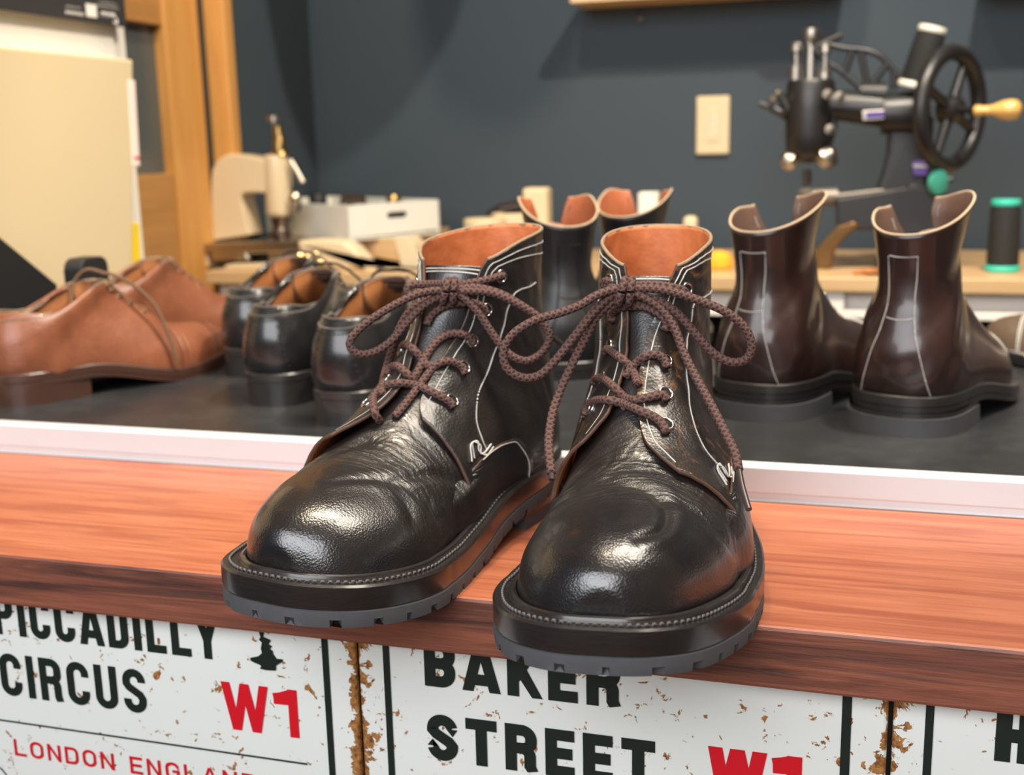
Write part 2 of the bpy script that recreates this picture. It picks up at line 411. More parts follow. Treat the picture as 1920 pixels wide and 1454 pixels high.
# ------------------------------------------------------------------ main boots
def sP(sh, S, ps, off=0.0):
    """surface point for a signed, unwrapped angle (0 ridge, + lateral, beyond pi round the heel to the medial side)"""
    ps = np.asarray(ps, float); ps = (ps+PI) % (2*PI)-PI
    return sh.P(S, np.abs(ps), np.where(ps >= 0, 1.0, -1.0), off)
def sN(sh, S, ps):
    a = sP(sh, S, ps, .0); b = sP(sh, S, ps, .001); n = b-a; return n/(np.linalg.norm(n, axis=-1, keepdims=True)+1e-12)
def vamp_relief(P, SS, PP, creases):
    """walking creases across the flex of the vamp"""
    out = np.zeros(P.shape[:-1]); fl = P.reshape(-1, 3); o = out.reshape(-1)
    for i, (x, y, z) in enumerate(fl):
        m = math.exp(-((y-.188)/.024)**2)
        if m < .02: continue
        yy = y+.012*math.cos(x*38)+.35*abs(x)*.5
        v = Vector((x*40, yy*260+20*noise.noise(Vector((x*30, y*30, 3))), z*30)); n1 = noise.noise(v); n2 = noise.noise(Vector((x*20+5, yy*70, z*10)))
        o[i] = m*(-.0007*abs(n1)**.8-.0014*n2)
    A = np.stack([SS*.27, ((PP+PI) % (2*PI)-PI)*.046], -1)
    for depth, width, pl in creases:
        Q = resample(np.array(catmull([(a*.27, b*.046) for a, b in pl], 8)), .0008); d2 = np.full(SS.shape, 1.0); end = np.zeros(SS.shape)
        for k, q in enumerate(Q):
            dd = ((A-q)**2).sum(-1); c = dd < d2; d2 = np.where(c, dd, d2); end = np.where(c, math.sin(PI*(k+1)/(len(Q)+1))**.5, end)
        out += end*(-depth*np.exp(-d2/width**2)+depth*.7*np.exp(-(np.sqrt(d2)-width*2.4)**2/(width*1.6)**2))
    return out
def make_boot(name, side, loc, rz, label, q, lacework):
    root = empty(name, loc, rz, label, 'boot', 'black lace-up boots standing on the counter edge')
    MW = Matrix.Translation(loc) @ Matrix.Rotation(rz, 4, 'Z'); MI = MW.inverted()
    sh = Shape(BOOT_ST, side, lean=q['lean'])
    # vamp with the tongue's lower part
    S = np.concatenate([np.linspace(0, .05, 14)[:-1], np.linspace(.05, .54, 230)])
    ps = np.concatenate([np.linspace(0, PI, 170), np.linspace(PI, 2*PI, 170)[1:-1]])
    SS, PP = np.meshgrid(S, ps, indexing='ij'); base = sP(sh, SS, PP); P = sP(sh, SS, PP, vamp_relief(base, SS, PP, q['creases']))
    vamp = grid_mesh('vamp', P, [M['black_leather']], root, close=True); orient(vamp, (0,.2,.05))
    # quarters in one wrap round the heel
    el = lambda s: interp(s, q['ls'], q['lp']); em = lambda s: interp(s, q['ms'], q['mp'])
    nr, nc = 110, 300; c = np.linspace(0, 1, nc)
    c = np.where(c < .5, .5*(2*c)**1.25, 1-.5*(2-2*c)**1.25)
    s0 = q['s0l']+(q['s0m']-q['s0l'])*c+.05*np.minimum(1, np.minimum(c, 1-c)*9)*0
    arc = np.minimum(c, 1-c)*2*PI
    s1 = 1-q['drop']*np.exp(-(arc/.42)**1.6)
    t = np.linspace(0, 1, nr)[:, None]
    SQ = s0+(s1-s0)*t; A = el(SQ); B = 2*PI-em(SQ); PS = A+(B-A)*c
    def flare(S_, c_):
        lo = np.clip((.66-S_)/.22, 0, 1)
        return .0011+q['fl']*np.exp(-(c_/.10)**2)*lo**1.3+q['fm']*np.exp(-((1-c_)/.10)**2)*lo**1.3
    C2 = np.broadcast_to(c, SQ.shape)
    @np.vectorize
    def wrf(s_, p_):
        p_ = (p_+PI) % (2*PI)
        return math.exp(-((s_-.70)/.14)**2)*.0016*noise.noise(Vector((s_*14, p_*2.2, side*3.1)))+.0005*noise.noise(Vector((s_*30, p_*6, side*7)))
    wr = wrf(SQ, PS)
    P = sP(sh, SQ, PS, flare(SQ, C2)+wr)
    qm = grid_mesh('quarters', P, [M[q['mat']], M['lining'], M['dark_edge']], root); orient(qm, (0,.05,.1)); solid(qm, .0022, 1, 2, 1)
    top = .0033
    # a thin, slightly rolled binding round the top line
    k = np.arange(nc); rim = sP(sh, s1, el(s1)+(2*PI-em(s1)-el(s1))*c, .0022)
    mb = MB(); mb.tube(rim[::2], .00115, 8); rb = mb.build('collar_edge', [M['raw_edge']], root, True)
    # tongue
    T0, T1 = np.linspace(.45, q['tt'], 60), np.linspace(-1.05, .75, 50)
    SS, PP = np.meshgrid(T0, T1, indexing='ij')
    e = (PP+.15)/.9; SS = SS-.022*(SS-.45)/(q['tt']-.45)*np.abs(e)**3
    P = sP(sh, SS, PP, -.0004+.0014*np.exp(-((SS-q['tt'])/.05)**2)*0)
    tg = grid_mesh('tongue', P, [M['black_leather'], M['lining'], M['dark_edge']], root); orient(tg, (0,.05,.12)); solid(tg, .0018, 1, 2, -1)
    # wings of the vamp lapping over the quarters
    for sg, ds, dp in ((-1, 0, 0), (1, -.05, -.22)):
        ph = np.linspace(1.27, 2.5, 60); sw = interp(ph, [1.27,1.31,1.37,1.46,1.6,1.9,2.5], [.485,.53,.563,.584,.586,.575,.55])+ds
        u = np.linspace(0, 1, 30)[:, None]; SS = (.40+ds)+(sw-(.40+ds))*u; PP = np.broadcast_to(ph+dp, SS.shape)
        f = np.clip((SS-.40-ds)/.065, 0, 1); f = f*f*(3-2*f)
        g = np.where(SS < .475+ds, np.clip((PP-dp-1.27)/.14, 0, 1), 1.0)
        P = sP(sh, SS, sg*(PP+0), -.0024+.0060*f*g)
        wg = grid_mesh('vamp_wing', P, [M['black_leather'], M['dark_edge'], M['dark_edge']], root); orient(wg, (0,.1,.03)); solid(wg, .0014, 1, 1, 1)
    # stitching
    mb = MB(); d1 = dict(length=.0026, gap=.0010, r=.00042)
    def st(S_, ps_, off, wrk=True, **kw):
        S_ = S_*np.ones(len(np.atleast_1d(ps_))); ps_ = ps_*np.ones(len(S_)); P = sP(sh, S_, ps_, off+(wrf(S_, ps_) if wrk else 0)); N = sN(sh, S_, ps_); dashes(mb, P, N, **{**d1, **kw})
    cc = np.linspace(0, 1, 500); ccs = np.where(cc < .5, .5*(2*cc)**1.25, 1-.5*(2-2*cc)**1.25)
    a2 = np.minimum(ccs, 1-ccs)*2*PI; s1b = 1-q['drop']*np.exp(-(a2/.42)**1.6)
    for dn, inn in ((.022, .10), (.042, .19)):
        # down one facing, round the collar, down the other
        sl = np.linspace(q['s0l']+.015, s1b[0]-dn-.01, 160)
        sm = np.linspace(s1b[-1]-dn-.01, q['s0m']+.015, 160)
        if dn > .03: sl = sl[sl > .78]; sm = sm[sm > .78]
        A_ = el(sl)+inn; B_ = 2*PI-em(sm)-inn
        tt = s1b-dn; mid = (a2 > inn)
        tt = tt[mid]; pm = (el(s1b)+(2*PI-em(s1b)-el(s1b))*ccs)[mid]; pm = np.clip(pm, A_[-1], B_[0])
        S_ = np.concatenate([sl, tt, sm]); Pp = np.concatenate([A_, pm, B_])
        lo = np.clip((.66-S_)/.22, 0, 1); fl = q['fl']*lo**1.3*(Pp < PI)*.9+q['fm']*lo**1.3*(Pp >= PI)*.9
        st(S_, Pp, top+fl+.0001)
    for key, sg in (('seam_m', -1), ('seam_l', 1)):
        pts = np.array(catmull([(a, b) for a, b in q[key]], 14)); st(pts[:, 0], sg*pts[:, 1], top+.0002, length=.0024, r=.0005)
    for sg, ds, dp in ((-1, 0, 0), (1, -.05, -.22)):
        ph = np.linspace(1.29, 2.3, 90); sw = interp(ph, [1.27,1.31,1.37,1.46,1.6,1.9,2.5], [.485,.53,.563,.584,.586,.575,.55])+ds-.008
        st(sw, sg*(ph+dp), .0052, length=.0018, r=.0004)
        for k_ in range(2):      # bar tack between the tip and the seam
            z = [(.482+ds+k_*.008, 1.20+dp), (.498+ds+k_*.006, 1.08+dp), (.514+ds, 1.12+dp+k_*.05), (.506+ds, 1.20+dp+k_*.03), (.515+ds, 1.30+dp-k_*.04), (.535+ds, 1.30+dp-k_*.04)]
            z = np.array(catmull(z, 8)); st(z[:, 0], sg*z[:, 1], top+.0009, length=.0018, r=.00065)
    # back strip seam
    for dp in (-.16, .16):
        s_ = np.linspace(.72, .985, 100); st(s_, PI+dp+(1-s_)*dp*2, top)
    # tongue top stitches
    for dn in (.018, .036):
        p_ = np.linspace(-.9, .6, 80); e = (p_+.15)/.9; st(q['tt']-dn-.022*np.abs(e)**3, p_, .0004, False, r=.0005)
    mb.build('stitching', [M['thread']], root, True, auto=False)
    # pull tab at the heel
    s_ = np.linspace(.84, .965, 20); mbp = MB(); P = sP(sh, s_, np.full(20, PI), top); N = sN(sh, s_, np.full(20, PI)); bow = np.sin(np.linspace(0, PI, 20))[:, None]*.012
    P = P+N*(.0006+bow)
    for w_ in np.linspace(-.006, .006, 9): mbp.tube([p+np.array([w_, 0, 0]) for p in P], .0009, 6)
    mbp.build('pull_tab', [M['dark_thread']], root, True)
    # eyelets
    eyes = {}
    for key, sg in (('eye_m', -1), ('eye_l', 1)):
        for k_, (s_, p_) in enumerate(q[key]):
            sa = np.array([s_]); lo = max(0, min(1, (.66-s_)/.22)); fl = (q['fm'] if sg < 0 else q['fl'])*lo**1.3*.8
            pt = sP(sh, sa, np.array([sg*p_]), top+fl+float(wrf(s_, sg*p_)))[0]; nn = sN(sh, sa, np.array([sg*p_]))[0]
            mbe = MB(); mbe.torus(pt+nn*.0003, .0039, .00085, nn, 28, 10)
            mbe.lathe(pt, [(.0034, .0006), (.0030, .0002), (.0028, -.0008)], 20, nn, 1, False)
            mbe.lathe(pt, [(.0031, .00018), (.0031, .00022)], 20, nn, 1, True)
            mbe.build('eyelet', [M['nickel'], M['hole']], root, True, auto=False); eyes[(sg, k_)] = (Vector(pt), Vector(nn))
    # sole
    O = feather(sh, n=420); ny = O[:, 1]; fore = np.clip((ny-.05)/.10, 0, 1)
    W = .0050+.0060*fore+.0035*np.clip((ny-.2)/.08, 0, 1)
    n = len(O)
    d = np.linalg.norm(np.diff(np.vstack([O, O[:1]]), axis=0), axis=1); arc = np.cumsum(d)
    slab(sh, O, [(-.004, .0008), (W-.0012, .0005), (W, -.0008), (W, -.0110), (W-.0012, -.0138)], 'welt', [M['welt']], root)
    notch = np.zeros(n); pitch = .0178
    notch[(np.arange(n)*pitch*0+ (arc % pitch)) < .0026] = .0052
    slab(sh, O, [(W-.0012, -.0135), (W-.0002, -.0141), (W+.0001, -.0185), (W-.0004, -.0228)], 'outsole', [M['rubber']], root, notch=((3,), notch))
    # raised storm rib next to the upper, and welt stitches
    rib = outset(O, .0022); mb = MB(); mb.tube(sh.bend(np.column_stack([rib, np.full(n, .0018)])), .0020, 8, closed=True)
    rib2 = outset(O, .0040); mb.tube(sh.bend(np.column_stack([rib2, np.full(n, .0009)])), .0010, 6, closed=True)
    mb.build('storm_rib', [M['welt']], root, True)
    mb = MB(); stl = outset(O, W-.0050); keep = (stl[:, 1] > .07)
    PL = sh.bend(np.column_stack([stl, np.full(n, .0011)])); NL = np.tile([0, 0, 1.0], (n, 1))
    r0 = np.argmin(np.where(keep, 0, 1)); idx = [i for i in range(n) if keep[i]]
    dashes(mb, PL[idx], NL[idx], .0026, .0010, .0008)
    mb.build('welt_stitching', [M['welt_thread']], root, True, auto=False)
    # heel block
    H = O[(O[:, 1] < .083)]; i0 = np.argmax(np.diff(np.r_[H[:, 1], 0]) > 9)
    right = O[(O[:, 1] < .083) & (np.arange(n) < n//2)]; left = O[(O[:, 1] < .083) & (np.arange(n) >= n//2)]
    loop = np.vstack([right[np.argsort(right[:, 1])][::-1], left[np.argsort(left[:, 1])]]); loop = resample(loop, .004)
    ctr = loop.mean(0); dirs = (loop-ctr)/np.linalg.norm(loop-ctr, axis=1, keepdims=True); loop = loop+dirs*.0045
    mb = MB(); V = []; hb = sh.hs(0.03)
    nl = len(loop)
    for z in (None, .009, .0088, .0):
        for x, y in loop: V.append((sh.side*x, y, (float(sh.hs(y))-.0228) if z is None else z))
    Fc = []; Mi = []
    for k_ in range(3):
        for i in range(nl): j = (i+1) % nl; Fc.append((k_*nl+i, k_*nl+j, (k_+1)*nl+j, (k_+1)*nl+i)); Mi.append(0 if k_ == 0 else 1)
    Fc.append(tuple(range(3*nl, 4*nl))); Mi.append(1)
    mb.V, mb.F, mb.M = V, Fc, Mi; mb.build('heel', [M['welt'], M['rubber']], root, False)
    # laces: pixel and distance turned into points, laid over the upper
    bvs = []
    dg = bpy.context.evaluated_depsgraph_get()
    for o in (vamp, qm, tg):
        bm = bmesh.new(); bm.from_object(o, dg); bm.transform(MW); bvs.append(BVHTree.FromBMesh(bm)); bm.free()
    def hit(px, py):
        d = Vector(ray(px, py)); best = None
        for b in bvs:
            h = b.ray_cast(Vector(CAM), d)
            if h[0] is not None and (best is None or h[3] < best): best = h[3]
        return best
    return root, sh, MW, hit, eyes
def lay(hit, MI, pix, r=.0026, lift=.0, dist=None, ends=(None, None)):
    """pix: (x, y) or (x, y, distance from the lens); laid no deeper than the surface below"""
    xy = np.array([(p[0], p[1]) for p in pix], float); n = len(xy)
    ds = [p[2] if len(p) > 2 else None for p in pix]
    hs = [hit(*p) for p in xy]
    D = []
    for i in range(n):
        v = ds[i]
        if v is None: v = (hs[i]-r-lift) if hs[i] else None
        D.append(v)
    known = [i for i in range(n) if D[i] is not None]
    D = np.interp(np.arange(n), known, [D[i] for i in known])
    P = catmull([np.array([x, y, d*1000]) for (x, y), d in zip(xy, D)], 8)
    out = []
    for x, y, d in P:
        d /= 1000; h = hit(x, y)
        if h: d = min(d, h-r*.9)
        out.append((x, y, d))
    out = np.array(out)
    # smooth distances
    for _ in range(6):
        dd = out[:, 2].copy(); out[1:-1, 2] = (dd[:-2]+2*dd[1:-1]+dd[2:])/4
    pts = [Vector(CAM)+Vector(ray(x, y))*d for x, y, d in out]
    return [MI @ p for p in pts]
def cord(name, paths, mat_, parent, r=.0026, n=12):
    V, Fc, UV = [], [], []
    for pts in paths:
        P = [Vector(p) for p in resample([tuple(p) for p in pts], .0012)]; N = len(P); o = len(V); up = None; L = 0
        for i, p in enumerate(P):
            t = (P[min(i+1, N-1)]-P[max(i-1, 0)]).normalized()
            if up is None: up = Vector((0,0,1)) if abs(t.z) < .9 else Vector((1,0,0))
            a = t.cross(up).normalized(); up = a.cross(t).normalized()
            if i: L += (P[i]-P[i-1]).length
            for k in range(n+1):
                w = 2*PI*k/n; V.append(p+(a*math.cos(w)+up*math.sin(w))*r); UV.append((k/n, L/.0036))
        for i in range(N-1):
            for k in range(n): Fc.append((o+i*(n+1)+k, o+i*(n+1)+k+1, o+(i+1)*(n+1)+k+1, o+(i+1)*(n+1)+k))
        Fc.append(tuple(o+k for k in range(n, 0, -1))); Fc.append(tuple(o+(N-1)*(n+1)+k for k in range(n)))
    return mesh(name, V, Fc, [mat_], parent, True, uv=UV)
M['hole'] = plain('hole', (.01,.008,.007), .9)

QL = dict(creases=[(.0010,.0022,[(.265,-.12),(.307,-.4),(.339,-.69),(.355,-1.07),(.376,-1.5)]),(.0012,.0025,[(.329,-.62),(.4,-.9),(.441,-1.19),(.459,-1.52)]),(.0009,.0025,[(.328,-.72),(.325,-1.02),(.314,-1.26)]),(.0010,.003,[(.30,.9),(.35,.4),(.40,0),(.42,-.4)])],
    mat='quarter_leather', lean=.002,
    ls=[.38,.42,.45,.52,.63,.76,.89,1.0], lp=[.42,.17,.03,-.06,.05,.19,.36,.46],
    ms=[.455,.470,.486,.51,.56,.63,.72,.82,.90,.964,1.0], mp=[.62,.50,.41,.35,.35,.40,.54,.61,.70,.84,.92],
    s0l=.385, s0m=.470, drop=.045, fl=.006, fm=.0016, tt=.93,
    seam_m=[(.90,1.80),(.862,1.36),(.812,1.2),(.716,.99),(.64,.88),(.585,.87),(.545,.98),(.527,1.14),(.522,1.26)],
    seam_l=[(.87,1.70),(.806,.90),(.747,.74),(.687,.62),(.612,.55),(.524,.56),(.466,.74),(.455,.95)],
    eye_m=[(.893,1.07),(.782,.84),(.69,.68),(.617,.64),(.540,.67)],
    eye_l=[(.84,.62),(.715,.42),(.62,.34),(.54,.30),(.475,.32)])
QR = dict(creases=[(.0015,.0026,[(.364,-.27),(.345,.06),(.327,.3),(.291,.46),(.245,.51),(.203,.29)]),(.0012,.0026,[(.327,.3),(.33,.64),(.338,1.1),(.355,1.48)]),(.0010,.0025,[(.368,-1.03),(.361,-.62),(.364,-.27)]),(.0008,.003,[(.43,-.9),(.42,-.2),(.41,.4)])],
    mat='worn_reflect_leather', lean=.0032,
    ls=[.385,.40,.42,.44,.48,.53,.65,.76,.85,.94,1.0], lp=[.50,.32,.17,.05,-.05,-.11,-.05,.10,.24,.38,.46],
    ms=[.455,.48,.51,.56,.64,.74,.84,.94,1.0], mp=[.80,.55,.42,.35,.30,.34,.36,.44,.52],
    s0l=.39, s0m=.465, drop=.045, fl=.0018, fm=.0065, tt=.90,
    seam_m=[(.90,1.70),(.85,1.32),(.80,1.1),(.716,.95),(.64,.92),(.585,.95),(.545,1.02),(.527,1.14),(.522,1.26)],
    seam_l=[(.885,1.60),(.842,1.05),(.806,.76),(.747,.68),(.687,.57),(.612,.53),(.524,.56),(.475,.70),(.462,.89),(.466,1.02)],
    eye_m=[(.885,.76),(.772,.68),(.695,.66),(.622,.68),(.555,.72)],
    eye_l=[(.845,.60),(.725,.30),(.628,.25),(.548,.24),(.480,.26)])
left_boot, shL, mwL, hitL, eyL = make_boot('lace_up_boot', 1, (-.237,.803,0), PI-math.radians(12.5), 'black lace-up boot with brown laces on the counter edge, the left one', QL, None)
right_boot, shR, mwR, hitR, eyR = make_boot('lace_up_boot', -1, (-.134,.786,0), PI+math.radians(6.5), 'black lace-up boot with brown scuffs and painted reflections by its eyelets, the right one', QR, None)
def laces(root, mw, hit, runs, aglets, knot, kd):
    MI = mw.inverted()
    lc = cord('lace', [lay(hit, MI, p) for p in runs], M['lace'], root)
    mb = MB()
    for p in aglets:
        mb = MB(); mb.tube(lay(hit, MI, p, r=.0019), .0018, 10); mb.build('aglet', [M['aglet']], root, True)
    # the turns of the knot
    c = MI @ (Vector(CAM)+Vector(ray(*knot))*kd); vw = (MI.to_3x3() @ Vector(ray(*knot))).normalized(); upv_ = Vector((0,0,1)); rg = vw.cross(upv_).normalized(); upv_ = rg.cross(vw).normalized()
    rings = []
    for dx, tl in ((-.0026, .25), (.0026, .1)):
        ring = []
        for k in range(15):
            a = 2*PI*k/14*.98; ring.append(c+rg*(dx+tl*.008*math.sin(a))+upv_*math.sin(a)*.0072+vw*(-math.cos(a)*.0056))
        rings.append(catmull(ring, 5))
    cord('lace_knot', rings, M['lace'], root, .0024)
M['aglet'] = plain('aglet', (.045,.032,.030), .3)
kL = hitL(843,545)-.008; kR = hitR(1175,545)-.008
runsL = [
 [(840,547,kL),(812,546,kL-.003),(780,553,kL-.006),(740,572,kL-.009),(695,600,kL-.011),(664,628,kL-.011),(656,648,kL-.010),(672,664,kL-.009),(703,660,kL-.007),(735,638,kL-.006),(762,606,kL-.004),(792,575,kL-.002),(835,550,kL)],
 [(848,547,kL),(885,546,kL-.003),(925,550,kL-.004),(965,567,kL-.004),(1003,590,kL-.003),(1026,616,kL-.001),(1028,642,kL),(1012,665,kL),(987,677,kL-.002),(960,668,kL-.003),(938,646,kL-.003),(918,618,kL-.003),(896,585,kL-.003),(872,560,kL-.002),(850,549,kL)],
 [(850,543,kL),(895,540,kL-.002),(940,552,kL-.003),(985,578,kL-.002),(1015,604,kL+.004),(1032,630,kL+.006)],
 [(838,552,kL),(800,565,kL+.004),(768,585,kL+.006),(746,622,kL+.008),(732,665,kL+.012),(719,712,kL+.018),(716,740,kL+.022)],
 [(944,517),(935,519),(905,527),(870,533),(846,538,kL)],
 [(770,552),(763,544),(772,535),(805,533),(840,533,kL)],
 [(889,645),(884,636),(868,627),(842,627),(817,643),(795,675),(778,708)],
 [(873,702),(866,688),(848,679),(825,681),(806,698),(780,732),(755,765),(740,782)],
 [(851,764),(843,754),(815,738),(780,723),(745,719),(716,728),(700,748),(703,775),(712,790)],
 [(752,655),(760,646),(775,655),(790,672),(806,690)],
 [(727,703),(731,690),(745,687),(762,700),(778,716)],
 [(912,590),(905,576),(880,568),(840,572),(812,588),(800,610)]]
runsR = [
 [(1172,545,kR),(1205,541,kR-.004),(1250,545,kR-.007),(1306,562,kR-.008),(1362,586,kR-.007),(1397,616,kR-.005),(1409,650,kR-.003),(1398,674,kR-.002),(1370,679,kR-.003),(1337,662,kR-.004),(1306,628,kR-.005),(1269,587,kR-.005),(1228,563,kR-.004),(1178,552,kR)],
 [(1170,545,kR),(1145,545,kR-.004),(1115,556,kR-.008),(1087,573,kR-.010),(1050,587,kR-.012),(1003,601,kR-.014),(962,627,kR-.014),(944,659,kR-.013),(950,690,kR-.012),(978,708,kR-.011),(1009,705,kR-.010),(1037,681,kR-.009),(1075,634,kR-.007),(1112,587,kR-.004),(1145,556,kR-.002),(1172,548,kR)],
 [(1168,550,kR),(1145,568,kR),(1119,594,kR),(1098,634,kR),(1076,676,kR-.002),(1052,728,kR-.006),(1036,775,kR-.012),(1029,822,kR-.020),(1030,855,kR-.028),(1034,888,kR-.034)],
 [(1176,548,kR),(1205,556,kR-.004),(1238,578,kR-.006),(1263,612,kR-.008),(1283,664,kR-.012),(1307,712,kR-.018),(1333,759,kR-.026),(1360,812,kR-.036),(1378,850,kR-.044),(1385,882,kR-.050)],
 [(1147,530),(1137,527),(1132,534),(1150,540),(1172,541,kR)],
 [(1287,552),(1276,543),(1240,536),(1205,535),(1178,540,kR)],
 [(1150,604),(1147,592),(1155,580),(1178,573),(1206,566),(1240,566)],
 [(1245,620),(1250,608),(1238,590),(1210,576),(1180,574)],
 [(1134,662),(1140,655),(1157,667),(1176,682),(1190,702),(1196,722)],
 [(1250,690),(1246,676),(1232,666),(1214,667),(1197,678),(1184,692),(1172,708)],
 [(1112,722),(1117,711),(1132,711),(1152,727),(1172,746),(1195,752)],
 [(1250,752),(1243,741),(1215,746),(1190,752),(1165,765)],
 [(1098,779),(1100,763),(1116,752),(1140,751),(1170,758),(1200,771),(1229,784),(1244,799),(1249,812)]]
laces(left_boot, mwL, hitL, runsL, [[(1032,630,kL+.006),(1057,648,kL+.010),(1081,666,kL+.014)]], (843,546), kL)
laces(right_boot, mwR, hitR, runsR, [[(1385,880,kR-.050),(1392,915,kR-.056),(1404,956,kR-.064)], [(1034,886,kR-.034),(1034,900,kR-.036)]], (1174,547), kR)

# ------------------------------------------------------------------ the shoes and boots on the display mat
MAT_Z = .024
SCL = .885
LOW_ST = [
 (.2950,.009,.2950,-.004,.00001,.00001,.35,2.5,2.0),
 (.2938,.015,.2938,-.010,.0115,.0100,.35,2.8,2.0),
 (.2900,.021,.2900,-.014,.0190,.0165,.36,3.0,2.1),
 (.2830,.027,.2830,-.018,.0270,.0240,.38,3.2,2.2),
 (.2720,.0325,.2720,-.020,.0345,.0305,.40,3.2,2.2),
 (.2560,.0375,.2560,-.020,.0410,.0360,.42,3.2,2.15),
 (.2380,.0415,.2380,-.020,.0455,.0400,.44,3.2,2.1),
 (.2180,.0455,.2180,-.020,.0480,.0410,.44,3.2,2.05),
 (.1980,.0520,.1930,-.020,.0482,.0405,.44,3.0,2.0),
 (.1820,.0600,.1650,-.020,.0465,.0385,.42,2.8,1.9),
 (.1690,.0680,.1350,-.020,.0440,.0355,.40,2.7,1.85),
 (.1580,.0755,.1000,-.020,.0420,.0325,.38,2.7,1.85),
 (.1490,.0820,.0650,-.020,.0405,.0295,.36,2.8,1.9),
 (.1420,.0870,.0300,-.018,.0385,.0280,.36,2.9,1.95),
 (.1370,.0905,.0070,-.008,.0360,.0275,.38,2.8,2.0),
 (.1335,.0930,-.004,.010,.0365,.0280,.42,2.6,2.1),
 (.1310,.0945,-.005,.028,.0355,.0280,.46,2.4,2.2),
 (.1295,.0955,-.001,.047,.0315,.0280,.48,2.3,2.2),
 (.1290,.0960,.0075,.063,.0275,.0275,.48,2.3,2.2)]
TALL_ST = BOOT_ST[:10]+[
 (.1640,.0725,.1350,-.020,.0560,.0440,.40,2.7,1.85),
 (.1520,.0815,.1000,-.020,.0560,.0400,.38,2.8,1.9),
 (.1420,.0910,.0650,-.020,.0560,.0350,.36,2.9,2.0),
 (.1330,.1010,.0300,-.018,.0545,.0310,.36,2.9,2.0),
 (.1260,.1110,.0060,-.008,.0525,.0290,.38,2.6,2.0),
 (.1200,.1200,-.004,.012,.0490,.0285,.40,2.4,2.1),
 (.1150,.1290,-.005,.036,.0430,.0285,.44,2.3,2.2),
 (.1110,.1390,.0020,.060,.0335,.0285,.50,2.2,2.2),
 (.1090,.1500,.0100,.082,.0305,.0300,.50,2.2,2.2),
 (.1080,.1630,.0120,.102,.0325,.0330,.50,2.2,2.2),
 (.1090,.1750,.0090,.124,.0345,.0360,.50,2.2,2.2),
 (.1120,.1860,.0040,.145,.0370,.0390,.50,2.2,2.2)]
